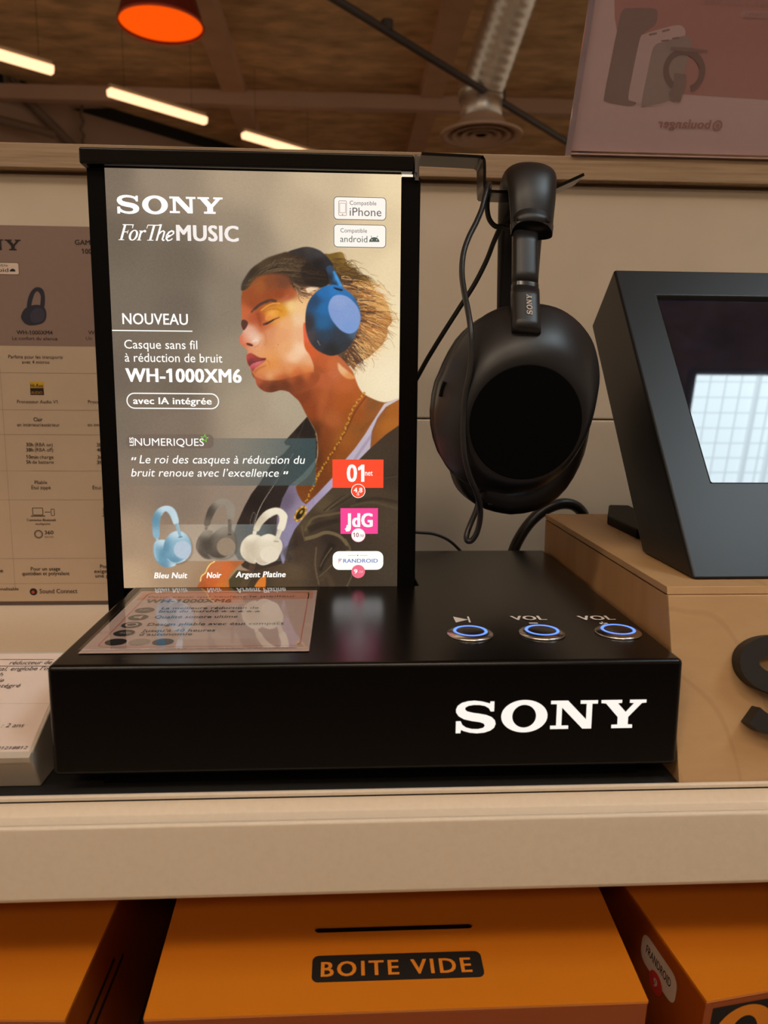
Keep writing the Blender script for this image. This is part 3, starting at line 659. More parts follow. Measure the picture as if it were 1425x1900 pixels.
# --- three small headphones on offer
def small_phones(o, k, far, near, disc, outer, inner, stalks, c):
    lt, md, dk, dc = [np.array(v, float) for v in c]
    P = lambda pts: L(o[0], o[1], k, *pts)
    f = np.array(P(far)); n = np.array(P(near)); b = np.array(P(outer + inner[::-1]))
    fill(n + [3, 2], (60, 50, 44), 3, .3)
    for s in stalks: fill(P(s), [(P(s)[0][0], P(s)[0][1], lt), (P(s)[2][0], P(s)[2][1], md)], .3, smooth=False)
    fill(f, [(f[:, 0].min(), f[:, 1].mean(), md), (f[:, 0].mean(), f[:, 1].min(), lt), (f[:, 0].mean(), f[:, 1].mean(), dk), (f[:, 0].mean(), f[:, 1].max(), dk), (f[:, 0].max(), f[:, 1].max(), lt)], .4)
    stroke([f[1] + [2.5, 0], f[0] + [2.5, 4], f[-1] + [3, 2], f[-2] + [3, -1]], 1.2, 1, lt, .6, .5)
    fill(b, [(b[:, 0].min(), b[:, 1].max(), md), (b[:, 0].mean(), b[:, 1].min(), lt), (b[:, 0].max(), b[:, 1].mean(), lt), (b[:, 0].min() + 4, b[:, 1].mean(), dk)], .4)
    io = np.array(P(inner)); stroke(io[len(io) // 2 - 1:], 1.2, 1.0, lt, .7, .3)
    fill(n, [(n[:, 0].min(), n[:, 1].mean(), dk), (n[:, 0].mean(), n[:, 1].min(), lt), (n[:, 0].mean(), n[:, 1].mean(), md), (n[:, 0].mean() - 6, n[:, 1].max(), dk), (n[:, 0].max(), n[:, 1].max() - 6, lt), (n[:, 0].max(), n[:, 1].mean(), md)], .4)
    nm = smooth_pts(n); lo = nm[np.argsort(nm[:, 1])[-len(nm) // 4:]]; lo = lo[np.argsort(lo[:, 0])]
    stroke(lo[::4] - [0, 1], 1, 1.6, np.minimum(lt * 1.25, 252), .7, .4)
    s = stalks[0]; fill(P(s), [(P(s)[0][0], P(s)[0][1], dk), (P(s)[1][0], P(s)[1][1], lt), (P(s)[2][0], P(s)[2][1], md)], .3, smooth=False)
    a0, a1 = np.array(P(s)[3]), np.array(P(s)[2]); stroke([a0 + [-1, 0], a1 + [1, 0]], 1.4, 1.4, dk * .6, .9, .3)
    dcx, dcy, rx, ry = disc; d = P([(dcx, dcy)])[0]
    fill(oval(d[0], d[1], rx * k, ry * k), dc, .35)
K8 = .14035
small_phones((250, 900), K8, [(246, 820), (270, 750), (340, 722), (410, 735), (440, 820), (470, 960), (545, 1042), (490, 1082), (390, 1082), (295, 1015), (252, 920)],
    [(380, 860), (395, 750), (455, 655), (545, 608), (640, 622), (712, 690), (748, 800), (738, 905), (680, 985), (590, 1030), (500, 1032), (420, 970)], (632, 852, 115, 117),
    [(252, 690), (232, 560), (240, 420), (300, 320), (400, 274), (490, 290), (550, 360), (582, 495)], [(325, 690), (330, 520), (350, 405), (400, 346), (440, 362), (480, 425), (520, 518)],
    [[(535, 512), (572, 502), (622, 682), (586, 692)], [(275, 688), (316, 688), (310, 742), (284, 742)]], ((196, 216, 224), (140, 178, 196), (98, 142, 164), (182, 196, 210)))
small_phones((250, 900), K8, [(810, 830), (830, 720), (900, 620), (960, 595), (1035, 622), (985, 740), (960, 860), (1050, 972), (940, 975), (860, 920)],
    [(935, 860), (950, 760), (1020, 660), (1110, 580), (1200, 553), (1285, 600), (1325, 690), (1335, 830), (1300, 910), (1200, 970), (1080, 975), (980, 935)], (1209, 815, 123, 120),
    [(918, 530), (935, 420), (980, 300), (1060, 215), (1150, 180), (1250, 200), (1312, 270), (1322, 350), (1305, 462)], [(990, 530), (1012, 465), (1070, 350), (1150, 268), (1190, 256), (1218, 330), (1225, 442)],
    [[(1235, 452), (1287, 452), (1272, 655), (1235, 655)], [(925, 528), (974, 525), (958, 592), (925, 592)]], ((150, 138, 122), (112, 100, 87), (78, 68, 58), (150, 130, 108)))
small_phones((360, 920), K8, [(610, 700), (640, 600), (720, 525), (800, 508), (885, 545), (800, 640), (770, 740), (820, 884), (740, 886), (660, 832), (620, 770)],
    [(735, 720), (780, 620), (860, 550), (980, 503), (1080, 535), (1150, 590), (1170, 680), (1130, 780), (1060, 860), (950, 912), (870, 908), (790, 840)], (1000, 775, 126, 108),
    [(788, 445), (830, 330), (930, 210), (1050, 158), (1150, 170), (1225, 240), (1232, 310), (1185, 460)], [(850, 468), (905, 380), (1000, 290), (1080, 246), (1120, 258), (1130, 330), (1102, 440)],
    [[(1112, 440), (1165, 458), (1112, 606), (1060, 600)], [(782, 458), (832, 470), (822, 515), (775, 515)]], ((238, 226, 200), (222, 208, 182), (202, 186, 160), (228, 214, 190)))
# fine print grain
g = np.random.RandomState(3).normal(0, 1, (PH // 2 + 1, PW // 2 + 1)).repeat(2, 0).repeat(2, 1)[:PH, :PW].astype(np.float32)
INK += g[..., None] * 3.0
INK = np.clip(INK, 0, 255)
# ----------------------------------------------------------------------------
# the store hall: ceiling, beams, far wall, floor, lamps
# ----------------------------------------------------------------------------
M_CEIL = mat('wood_wool_ceiling_board', srgb(212, 178, 134), rough=.95, vary=.3, scale=3.2, bump=.3, stretch=(1, 2.2, 1))
M_BEAM = mat('painted_roof_beam', srgb(196, 158, 128), rough=.8, vary=.08, scale=4)
M_WALL = mat('grey_brown_hall_wall', srgb(168, 142, 124), rough=.9, vary=.05, scale=2)
M_DARK = mat('dark_wall_panel', srgb(22, 18, 15), rough=.9, vary=.1, scale=3)
M_FLOOR = mat('store_floor_tiles', srgb(180, 160, 136), rough=.45, vary=.05, scale=2)
M_DUCT = mat('spiral_duct_metal', (.62, .56, .50, 1), rough=.34, metal=.9, vary=.1, scale=12)
M_ROD = mat('dark_steel_rod', srgb(70, 62, 60), rough=.5, metal=.3, vary=.1, scale=5)
CZ = 3.62
struct(obj('ceiling', box(nb(), -8, 9, -26, 13, CZ, CZ + .15), M_CEIL))
struct(obj('floor', box(nb(), -8, 9, -26, 13, -1.2, -1.1), M_FLOOR))
struct(obj('wall_back', box(nb(), -8, 9, 12.6, 12.8, -1.1, CZ), M_WALL))
struct(obj('wall_front_added', box(nb(), -8, 9, -2.7, -2.3, -1.1, .1), mat('added_dark_partition', srgb(40, 36, 34), rough=.8, vary=.05, scale=3)))  # unseen dark partition added so the black base has something dark to reflect
# oblique side wall far behind, with a dark panel in place of a shaded opening
A, B = Vector((-4.6, 8.2, 0)), Vector((-.35, 12.55, 0))
t = (B - A).normalized(); n = Vector((t.y, -t.x, 0)); n_wall = n.copy()
def wall_slab(name, a, b, z0, z1, th, m):
    pts = [a, b, b - n * th, a - n * th]
    return obj(name, prism(nb(), [(p.x, p.y, z0) for p in pts], (0, 0, z1 - z0)), m)
struct(wall_slab('wall_left', A - t * 4, B, -1.1, CZ, .12, M_WALL))
q = lambda u, v: at_plane(u, v, A + n * .02, n)
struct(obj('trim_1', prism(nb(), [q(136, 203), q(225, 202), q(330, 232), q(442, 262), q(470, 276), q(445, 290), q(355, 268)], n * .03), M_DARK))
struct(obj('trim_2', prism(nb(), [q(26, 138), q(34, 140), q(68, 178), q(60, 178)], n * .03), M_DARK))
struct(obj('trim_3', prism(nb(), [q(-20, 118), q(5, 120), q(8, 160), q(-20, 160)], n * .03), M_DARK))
# roof beams running away from the camera and one across
for k, (x0, x1) in enumerate(((-1.36, -1.12), (.86, 1.10), (-5.6, -5.35), (3.4, 3.65))):
    struct(obj('trim_%d' % (4 + k), box(nb(), x0, x1, 4.0, 12.6, CZ - .16, CZ), M_BEAM))
zc = at(500, 185, y=8.9).z
struct(obj('trim_8', box(nb(), -8, 9, 8.85, 8.97, zc - .075, zc + .075), mat('cross_beam_paint', srgb(190, 158, 138), rough=.7, vary=.04, scale=3)))

# warm LED bars
def led_bar(p, q_, name, label, w=.085, group=None):
    p, q_ = Vector(p), Vector(q_); mid = (p + q_) / 2; d = (q_ - p)
    th = thing(name, label, 'ceiling light', mid, (0, 0, math.atan2(d.y, d.x)), group)
    L_ = d.length / 2
    obj('housing', box(nb(), -L_, L_, -w * .3, w * .3, .035, .075), mat('lamp_housing', srgb(190, 170, 140), rough=.5, vary=.03), th, bev=.006)
    sect = [(-w / 2, .03), (-w / 2, .0), (-w * .36, -.03), (w * .36, -.03), (w / 2, 0), (w / 2, .03)]
    obj('diffuser', prism(nb(), [(-L_, a, b) for a, b in sect], (2 * L_, 0, 0)), glow('warm_led_diffuser', (1.0, .55, .29, 1), LED_POWER), th)
    for s in (-.7, .7): obj('hanging_rod', lathe(nb(), [(.0022, .07), (.0022, CZ - mid.z)], (L_ * s, 0, 0), n=6), M_ROD, th)
    return th
zl = 2.9
led_bar(at(-75, 80, z=zl), at(97, 131, z=zl), 'ceiling_light_bar', 'warm LED bar above the far wall cut by the photo edge')
led_bar(at(202, 171, z=zl), at(381, 225, z=zl), 'ceiling_light_bar', 'warm LED bar, middle of the row, shown at full length')
led_bar(at(452, 251, z=zl), at(590, 292, z=zl), 'ceiling_light_bar', 'warm LED bar half sunk behind the black top cap of the stand')
for k, (a, b) in enumerate((((-5.23, -17.3), (-5.19, -18.3)), ((-5.12, -18.8), (-5.09, -19.4)), ((-5.05, -19.45), (-5.05, -20.65)), ((-5.02, -20.75), (-4.99, -21.9)), ((-4.95, -22.05), (-4.93, -23.2)))):
    led_bar(a + (2.9,), b + (2.9,), 'ceiling_light_bar', 'warm LED bar mirrored faintly in the backlit poster', group='light bars mirrored in the poster')

# orange pendant lamps
def pendant(c, label, group=None):
    th = thing('pendant_lamp', label, 'lamp', c, group=group)
    bm = lathe(nb(), [(.262, .0), (.262, .012), (.16, .36), (.09, .42), (.085, .42), (.155, .355), (.254, .012), (.254, 0)], (0, 0, 0), n=56, caps=(False, False))
    obj('shade', bm, mat('dark_red_lamp_shade', srgb(112, 26, 10), rough=.45, vary=.04), th, smooth=True)
    obj('diffuser', lathe(nb(), [(.2535, .012), (.2535, .022)], (0, 0, 0), n=56), glow('orange_lamp_diffuser', srgb(255, 84, 0), 1.0), th)
    obj('rim', lathe(nb(), [(.262, -.006), (.268, .004), (.262, .014), (.256, .004), (.262, -.006)], (0, 0, 0), n=56, caps=(False, False)), mat('lamp_rim', srgb(200, 70, 30), rough=.3, vary=.03), th, smooth=True)
    obj('suspension_cord', lathe(nb(), [(.008, .41), (.008, CZ - c[2])], (0, 0, 0), n=8), M_ROD, th)
pc = Vector(CAM + ray(299, 47) * 4.75)
pendant(pc, 'orange pendant lamp with a dark red shade hanging from the ceiling')
pendant((-3.06, -10.7, 2.5), 'orange pendant lamp mirrored faintly in the backlit poster', 'pendant lamps mirrored in the poster')
pendant((-2.79, -16.0, 2.5), 'orange pendant lamp mirrored faintly in the backlit poster', 'pendant lamps mirrored in the poster')

# cool louvred panel, mirrored by the tilted screen
th = thing('ceiling_light_panel', 'cool white louvred ceiling panel mirrored in the tilted screen', 'ceiling light', (0, 0, CZ - .03))
fr = nb()
PXa, PXb, PXc, PXd, PYa, PYb = 1.80, 2.135, 2.26, 3.0, -1.75, -.485
for x0, x1, y0, y1 in ((PXa - .03, PXd + .03, PYa - .03, PYa), (PXa - .03, PXd + .03, PYb, PYb + .03), (PXa - .03, PXa, PYa, PYb), (PXd, PXd + .03, PYa, PYb)):
    box(fr, x0, x1, y0, y1, -.02, .025)
obj('frame', fr, mat('panel_frame', srgb(170, 172, 174), rough=.5, vary=.03), th)
obj('diffuser', box(nb(), PXa, PXd, PYa, PYb, .0, .02), glow('cool_panel_diffuser', (.78, .93, 1.0, 1), PANEL_POWER), th)
gl = nb()
for x in np.arange(PXa + .083, PXd, .083): box(gl, x - .0035, x + .0035, PYa, PYb, -.012, -.002)
for y in np.arange(PYa + .082, PYb, .082): box(gl, PXa, PXd, y - .0035, y + .0035, -.012, -.002)
for x in (PXb, PXc): box(gl, x - .01, x + .01, PYa, PYb, -.03, -.002)
obj('louvre_grid', gl, glow('translucent_louvre', (.78, .93, 1.0, 1), PANEL_POWER * .72), th)
# unseen warm fill panels added over the aisle to light the shelf
for k, (x, y) in enumerate(((-1.6, -2.2), (.3, -2.2), (-1.6, -4.6), (.9, -4.6), (-3.2, -2.6))):
    th = thing('ceiling_light_panel', 'added warm fill panel over the aisle, unseen behind the viewer', 'ceiling light', (x, y, CZ - .03), group='added warm fill panels over the aisle')
    obj('frame', box(nb(), -.62, .62, -.33, .33, .0, .028), mat('panel_frame', srgb(170, 172, 174)), th)
    obj('diffuser', box(nb(), -.59, .59, -.3, .3, -.006, -.001), glow('added_warm_panel_glow', (1.0, .82, .62, 1), AISLE_FILL_POWER), th)

# spiral duct with round ceiling diffuser
th = thing('air_duct', 'bent spiral metal air duct under the ceiling with round outlet', 'duct', (0, 0, 0))
p0 = Vector(CAM + ray(893, 246) * 5.6); p1 = Vector(CAM + ray(893, 168) * 5.6); p2 = Vector(CAM + ray(966, -45) * 5.15); R_ = .152
pth = [p0 + Vector((0, 0, .03)), p0 + (p1 - p0) * .6, p1]
obj('drop_pipe', sweep(nb(), pth, circ(R_, 28)), M_DUCT, th, smooth=True)
d = (p2 - p1).normalized()
seg = nb(); prev = p1 - d * .03; N = 26; path = []; sc = []
top = p1 + d * ((CZ - .05 - p1.z) / d.z)
for k in range(N * 4 + 1): path.append(prev + (top - prev) * (k / (N * 4)))
sweep(seg, path, circ(R_ * 1.05, 28), scale=lambda s: 1 + .018 * (round(s * N * 4) % 4 == 0))
obj('spiral_pipe', seg, M_DUCT, th, smooth=True)
obj('elbow_collar', sweep(nb(), [p1 - Vector((0, 0, .07)), p1, p1 + d * .05], circ(R_ * 1.09, 28)), M_DUCT, th, smooth=True)
dz = p0
M_DIFF = mat('round_outlet_paint', srgb(196, 166, 144), rough=.5, vary=.03)
obj('outlet_flange', lathe(nb(), [(R_, .10), (.2, .03), (.305, -.015), (.30, -.03), (.25, -.02), (.245, .01), (.16, .05)], dz, n=48, caps=(False, False)), M_DIFF, th, smooth=True)
for r in (.215, .15, .085): obj('outlet_cone', lathe(nb(), [(r, -.028), (r - .012, -.03), (r - .05, .012), (r - .044, .016), (r, -.028)], dz, n=48, caps=(False, False)), M_DIFF, th, smooth=True)
obj('outlet_cone', lathe(nb(), [(.04, -.02), (.001, -.02)], dz, n=24), M_DIFF, th, smooth=True)
# diagonal brace and conduits
a, b = Vector(CAM + ray(560, -40) * 4.3), Vector(CAM + ray(1130, 312) * 6.7)
br = tag(obj('ceiling_brace_rod', sweep(nb(), [a, (a + b) / 2, b], circ(.026, 10)), M_ROD, None, smooth=True), 'dark diagonal steel brace rod crossing in front of the air duct', 'rod')
for (u, v) in ((718, 48), (928, 176)):
    p = at_plane(u, v, a, Vector((b - a).cross(Vector((0, 0, 1))))); obj('clamp', lathe(nb(), [(.04, -.03), (.04, .03)], p, n=12), M_ROD, br)
def conduit(pts, r, name, label, m, off=.05):
    return tag(obj(name, sweep(nb(), spline([at_plane(u, v, A + n_wall * off, n_wall) for u, v in pts], 5), circ(r, 8)), m, None, smooth=True), label, 'pipe')
M_COND = mat('grey_conduit', srgb(120, 100, 84), rough=.6, vary=.05)
conduit([(8, -40), (8, 60), (9, 120), (10, 150), (16, 164), (36, 178)], .022, 'wall_conduit', 'thin vertical conduit bending at its foot, outer of two at the photo edge', M_COND)
conduit([(18, -40), (18, 60), (19, 120), (22, 145), (32, 158), (56, 176)], .022, 'wall_conduit', 'thin vertical conduit bending at its foot, inner of two near the photo edge', M_COND)
conduit([(0, 76), (20, 75), (38, 75)], .016, 'conduit_clamp_rail', 'short rail holding the two conduits on the wall', M_COND, .09)
conduit([(40, 172), (70, 205), (105, 240), (140, 275)], .05, 'sloping_pipe', 'pale sloping pipe low on the far wall', M_COND, .07)
conduit([(-20, 218), (60, 238), (90, 247), (100, 250)], .05, 'sloping_pipe', 'pale pipe falling gently from the photo edge to the wood rail', M_COND, .3)
conduit([(153, 196), (150, 212), (155, 226), (150, 240), (156, 252), (153, 262), (158, 274)], .018, 'hanging_wire', 'wavy pale wire hanging against the far wall', M_COND, .08)

# ----------------------------------------------------------------------------
# the shelf unit
# ----------------------------------------------------------------------------
M_OAK = wood('oak_rail', srgb(142, 114, 86), srgb(186, 156, 124), srgb(120, 92, 66), axis=(1.6, 40, 60), scale=7, rough=.55, line=.05)
M_GREY = mat('dark_grey_panel', srgb(70, 64, 54), rough=.8, vary=.04)  # grey of the panel core and lower shelf
M_MAT = mat('black_shelf_mat', srgb(22, 19, 17), rough=.8, vary=.15, scale=300, bump=.2)
g = thing('shelf_unit', 'cream metal store shelf with back panels and oak top rail', 'shelf', (0, 0, 0))
X0, X1 = -.62, .72
obj('back_panel', box(nb(), X0, X1, .300, .312, -.0085, .1358), M_CREAM_WALL, g, bev=.0012)
obj('back_panel', box(nb(), X0, X1, .300, .312, .1368, .3115), M_CREAM_WALL, g, bev=.0012)
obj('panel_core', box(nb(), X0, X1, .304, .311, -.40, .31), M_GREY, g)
obj('top_rail', box(nb(), X0, X1, .2925, .345, .3138, .3308), M_OAK, g, bev=.0008)
obj('shelf_board', box(nb(), X0, X1, -.002, .2995, -.0155, -.0095), M_CREAM, g, bev=.0005)
obj('shelf_mat', box(nb(), X0, X1, -.0018, .155, -.0095, -.0085), M_MAT, g)
pr = [(-.0022, -.016), (-.0022, -.0066), (-.0036, -.0060), (-.0046, -.0066), (-.0046, -.0082), (-.0052, -.0100), (-.0075, -.0132), (-.0160, -.0140), (-.0186, -.0098), (-.0202, -.0094), (-.0212, -.0104), (-.0214, -.0128), (-.0214, -.0395), (-.0206, -.0412), (-.0188, -.0416), (-.0165, -.0416), (-.0165, -.016)]
obj('price_rail', prism(nb(), [(X0, y, z) for y, z in pr], (X1 - X0, 0, 0)), M_CREAM, g, bev=.0005, seg=2, angle=20)
obj('rail_seam', box(nb(), X0, X1, -.00475, -.0042, -.0086, -.0080), M_BLACK_MATT, g)
# tilted lower shelf with the cartons
TILT = math.radians(6.3)
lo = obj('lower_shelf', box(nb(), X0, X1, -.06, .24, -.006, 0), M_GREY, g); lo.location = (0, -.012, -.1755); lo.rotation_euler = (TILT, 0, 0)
# ----------------------------------------------------------------------------
# the headphone display stand: black base, light box with poster, hook, buttons
# ----------------------------------------------------------------------------
H = .0471
ST = thing('display_stand', 'black headphone display stand with backlit poster and lit white lettering', 'display stand', (0, 0, 0))
foot = obj('foot_plate', box(nb(), -.113, .117, .010, .21, -.0085, -.0002), M_BLACK_MATT, ST)
bpts = [(-.13, 0), (.13, 0), (.13, .224), (.0300, .224), (.0300, .1262), (-.13, .1262)]
obj('base', prism(nb(), [(x, y, 0) for x, y in bpts], (0, 0, H)), M_FRONT_BLACK, ST, bev=.0022, seg=4)
LB = .1268
obj('frame_post', box(nb(), -.1444, -.1352, LB, .150, -.0085, .2702), M_BLACK_MATT, ST, bev=.0006)
obj('frame_post', box(nb(), .0191, .0293, LB, .150, -.0085, .2690), M_BLACK_MATT, ST, bev=.0006)
obj('back_plate', box(nb(), -.1352, .0191, .136, .150, -.0085, .270), M_BLACK_MATT, ST)
obj('top_cap', box(nb(), -.1466, .0254, .1225, .157, .2706, .2788), M_BLACK, ST, bev=.0012)
obj('backlight_leak', box(nb(), .0193, .0252, LB + .0005, LB + .004, .26905, .2702), lit((255, 240, 214), 1.0), ST)  # glowing box imitates backlight leaking between cap and post
hb = nb(); lathe(hb, [(.0012, 0), (.0012, .012)], (.0272, .1262, .2668), n=12); box(hb, .0258, .0268, .1222, .156, .270, .2790)
obj('hinge', hb, mat('dark_hinge_metal', (.25, .23, .22, 1), rough=.3, metal=.9, vary=.05), ST)

# poster print
YP = .1270
def make_poster():
    nx, nz = 470, 670
    xs = np.linspace(-.13515, .01905, nx); zs = np.linspace(.0462, .2700, nz)
    X, Z = np.meshgrid(xs, zs); n_ = nx * nz
    co = np.stack([X, np.full_like(X, YP), Z], -1).reshape(-1, 3)
    dlt = co - CAM; w = dlt @ AX_F
    u = 712.5 + FPX * (dlt @ AX_R) / w; v = 950 + FPX * (dlt @ AX_D) / w
    fx = np.clip((u - PX0) * PS - .5, 0, PW - 1.001); fy = np.clip((v - PY0) * PS - .5, 0, PH - 1.001)
    ix, iy = fx.astype(int), fy.astype(int); tx, ty = (fx - ix)[:, None], (fy - iy)[:, None]
    c = INK[iy, ix] * (1 - tx) * (1 - ty) + INK[iy, ix + 1] * tx * (1 - ty) + INK[iy + 1, ix] * (1 - tx) * ty + INK[iy + 1, ix + 1] * tx * ty
    c = c / 255.0; c = np.where(c <= .04045, c / 12.92, ((c + .055) / 1.055) ** 2.4)
    idx = np.arange(n_).reshape(nz, nx)
    quads = np.stack([idx[:-1, :-1], idx[:-1, 1:], idx[1:, 1:], idx[1:, :-1]], -1).reshape(-1, 4)
    me = bpy.data.meshes.new('poster'); me.vertices.add(n_); me.vertices.foreach_set('co', co.astype(np.float32).ravel())
    me.loops.add(quads.size); me.loops.foreach_set('vertex_index', quads.astype(np.int32).ravel())
    me.polygons.add(len(quads)); me.polygons.foreach_set('loop_start', np.arange(0, quads.size, 4, dtype=np.int32)); me.polygons.foreach_set('loop_total', np.full(len(quads), 4, np.int32))
    me.update(calc_edges=True)
    ca = me.color_attributes.new('print', 'FLOAT_COLOR', 'POINT')
    ca.data.foreach_set('color', np.concatenate([c, np.ones((n_, 1))], 1).astype(np.float32).ravel())
    m = bpy.data.materials.new('backlit_photo_print'); m.use_nodes = True; nt = m.node_tree; b = nt.nodes['Principled BSDF']
    at_ = nt.nodes.new('ShaderNodeAttribute'); at_.attribute_name = 'print'
    b.inputs['Base Color'].default_value = (.02, .02, .02, 1); b.inputs['Roughness'].default_value = .1; b.inputs['Specular IOR Level'].default_value = .35
    nt.links.new(at_.outputs['Color'], b.inputs['Emission Color']); b.inputs['Emission Strength'].default_value = POSTER
    return link('poster', me, m, ST)
POSTER = 1.0
poster = make_poster()

sh = Sheet((0, YP - .00008, 0), (1, 0, 0), (0, 0, 1))
W_ = lit((255, 252, 244), 1.15); WH = lit((246, 238, 232), 1.0); GR = lit((92, 92, 94)); GD = lit((78, 92, 86))
sh.mark(217.8, 393.4, 413.6, 31.4, W_)
# italic serif lettering drawn stroke by stroke (cap height 1)
def serif_word():
    out = []; S_ = .27
    def put(x0, polys):
        for p in polys: out.append([(x0 + x + y * S_, y) for x, y in p])
    st = lambda x, y0, y1, w: [(x - w / 2, y0), (x + w / 2, y0), (x + w / 2, y1), (x - w / 2, y1)]
    bar = lambda x0, x1, y, h: [(x0, y), (x1, y), (x1, y + h), (x0, y + h)]
    put(0, [st(.2, .02, .98, .12), bar(.06, .36, 0, .04), bar(.06, .66, .95, .05), [(.66, 1), (.60, 1), (.63, .76), (.66, .76)], bar(.24, .46, .5, .045), [(.46, .64), (.43, .64), (.43, .40), (.46, .40)]])
    put(.56, [ribbon([(.24 + .185 * math.cos(a), .32 + .31 * math.sin(a)) for a in np.linspace(0, 2 * PI, 26)], lambda s: .055 + .06 * abs(math.cos(2 * PI * s)))])
    put(1.02, [st(.14, .0, .62, .105), bar(.03, .15, .58, .04), bar(.03, .27, 0, .035), ribbon([(.17, .46), (.24, .58), (.33, .63), (.38, .6)], .075), ell(.36, .57, .06, .06, 12)])
    put(1.36, [st(.42, .02, .98, .12), bar(.26, .60, 0, .04), bar(.06, .80, .95, .05), [(.06, 1), (.10, 1), (.075, .76), (.045, .76)], [(.80, 1), (.75, 1), (.785, .76), (.815, .76)]])
    put(2.0, [st(.14, .0, 1.04, .1), bar(.03, .15, 1.0, .035), ribbon([(.17, .42), (.26, .58), (.36, .63), (.44, .56), (.44, .3), (.43, .1), (.5, .02), (.56, .06)], .09)])
    put(2.56, [ribbon([(.06, .32), (.3, .36), (.40, .47), (.36, .60), (.26, .64), (.13, .55), (.06, .36), (.08, .14), (.2, .01), (.34, .06), (.42, .16)], lambda s: .06 + .045 * math.sin(PI * s))])
    return out
a = sh.px(218, 445.4); b_ = sh.px(324, 445.4); c_ = sh.px(218, 416)
sw = serif_word(); wx = max(p[0] for q_ in sw for p in q_)
for q_ in sw: sh.poly([[(a[0] + x / wx * (b_[0] - a[0]), a[1] + y * (c_[1] - a[1])) for x, y in q_]], W_, .0002)
sh.text('MUSIC', 327.4, 446.2, 443.2, 28.4, WH, bold=.035)
sh.build('headline_lettering', poster); sh = Sheet((0, YP - .00008, 0), (1, 0, 0), (0, 0, 1))
sh.text('NOUVEAU', 227.6, 601.3, 349, 20, W_, bold=.012)
sh.pline([(208, 613), (357, 614.6)], 1.9, W_)
sh.text('Casque sans fil', 231, 646.6, 366.4, 16, W_, bold=-.002)
sh.text('à réduction de bruit', 232, 671, 412.8, 16, W_, bold=-.002)
sh.text('WH-1000XM6', 233.6, 708, 448.6, 24.4, W_, bold=.035)
sh.pframe(234, 728.6, 407, 759.4, 2.0, W_, r=15)
sh.text('avec IA intégrée', 247.4, 749.4, 393, 12.2, W_, bold=.022)
sh.build('product_lettering', poster); sh = Sheet((0, YP - .00008, 0), (1, 0, 0), (0, 0, 1))
sh.text('LES', 248.4, 827, 264, 7.4, W_, bold=.03, rot=1)
sh.text('NUMERIQUES', 250.4, 826.8, 378.6, 13.6, W_, bold=.0)
sp = [(379.6 + (8.4 if k % 2 == 0 else 3.5) * math.sin(PI * k / 5 + .12), 813.4 - (8.4 if k % 2 == 0 else 3.5) * math.cos(PI * k / 5 + .12)) for k in range(10)]
si = [(379.6 + (5.6 if k % 2 == 0 else 2.4) * math.sin(PI * k / 5 + .12), 813.4 - (5.6 if k % 2 == 0 else 2.4) * math.cos(PI * k / 5 + .12)) for k in range(10)]
sh.ppoly([sp, si], lit((120, 220, 60)))
IT = .2
for x in (243.5, 248.6, 525.6, 530.4):
    v = 852.5 if x < 300 else 878.5
    sh.ppoly([[(x + 1.6, v - 4), (x + 4.6, v - 4), (x + 3, v + 1.2) if x > 300 else (x + 2.8, v + 1.2), (x, v + 1.2)]], W_)
sh.text('Le roi des casques à réduction du', 258.8, 859.6, 566.2, 15, W_, bold=.004, italic=IT)
sh.text('bruit renoue avec l’excellence', 243.6, 884, 517.4, 14.6, W_, bold=.004, italic=IT)
sh.build('quote_lettering', poster); sh = Sheet((0, YP - .00008, 0), (1, 0, 0), (0, 0, 1))
for s_, x0, x1, v in (('Bleu Nuit', 286, 348, 1072.8), ('Noir', 383.4, 411.2, 1072.2), ('Argent Platine', 437.2, 530.2, 1071)):
    sh.text(s_, x0, v, x1, 10.4, W_, bold=.03, italic=.2)
sh.build('colour_names', poster)
# compatibility badges
CR = lit((255, 246, 236), 1.0)
new_sheet = lambda: Sheet((0, YP - .00008, 0), (1, 0, 0), (0, 0, 1)); badges = []
for (u0, v0, u1, v1) in ((619, 364.6, 716.4, 409.2), (619, 415.8, 716.2, 460.2)):
    sh = new_sheet(); badges.append(sh)
    sh.prect(u0, v0, u1, v1, GR, .00004, 7); sh.prect(u0 + 1.2, v0 + 1.2, u1 - 1.2, v1 - 1.2, CR, .00008, 6)
sh = badges[0]
sh.pframe(628, 372, 643.4, 400.6, 1, lit((170, 140, 130)), r=2.5); sh.pframe(629.8, 376.6, 641.6, 395.4, .8, lit((170, 140, 130)), r=.8); sh.pdisc(635.6, 398, 1.2, lit((170, 140, 130)))
sh.text('Compatible', 648.8, 380.2, 698.4, 7.6, GR, bold=.004); sh.text('iPhone', 648.8, 400.4, 707.6, 15.2, GR, bold=.004)
sh = badges[1]
sh.text('Compatible', 631.6, 431.2, 681, 7.6, GR, bold=.004); sh.text('android', 631.2, 449, 681.6, 11.8, GD, bold=.0)
hx = [(684.8 + 19.2 * (1 - math.cos(k * PI / 16)) / 2, 449 - 8.8 * math.sin(k * PI / 16)) for k in range(17)]
sh.ppoly([hx], GD); sh.pline([(688.4, 437.6), (690.4, 441.8)], 1, GD); sh.pline([(700.6, 437.6), (698.6, 441.8)], 1, GD)
sh.pdisc(690, 445.2, .9, CR, .0002); sh.pdisc(699, 445.2, .9, CR, .0002)
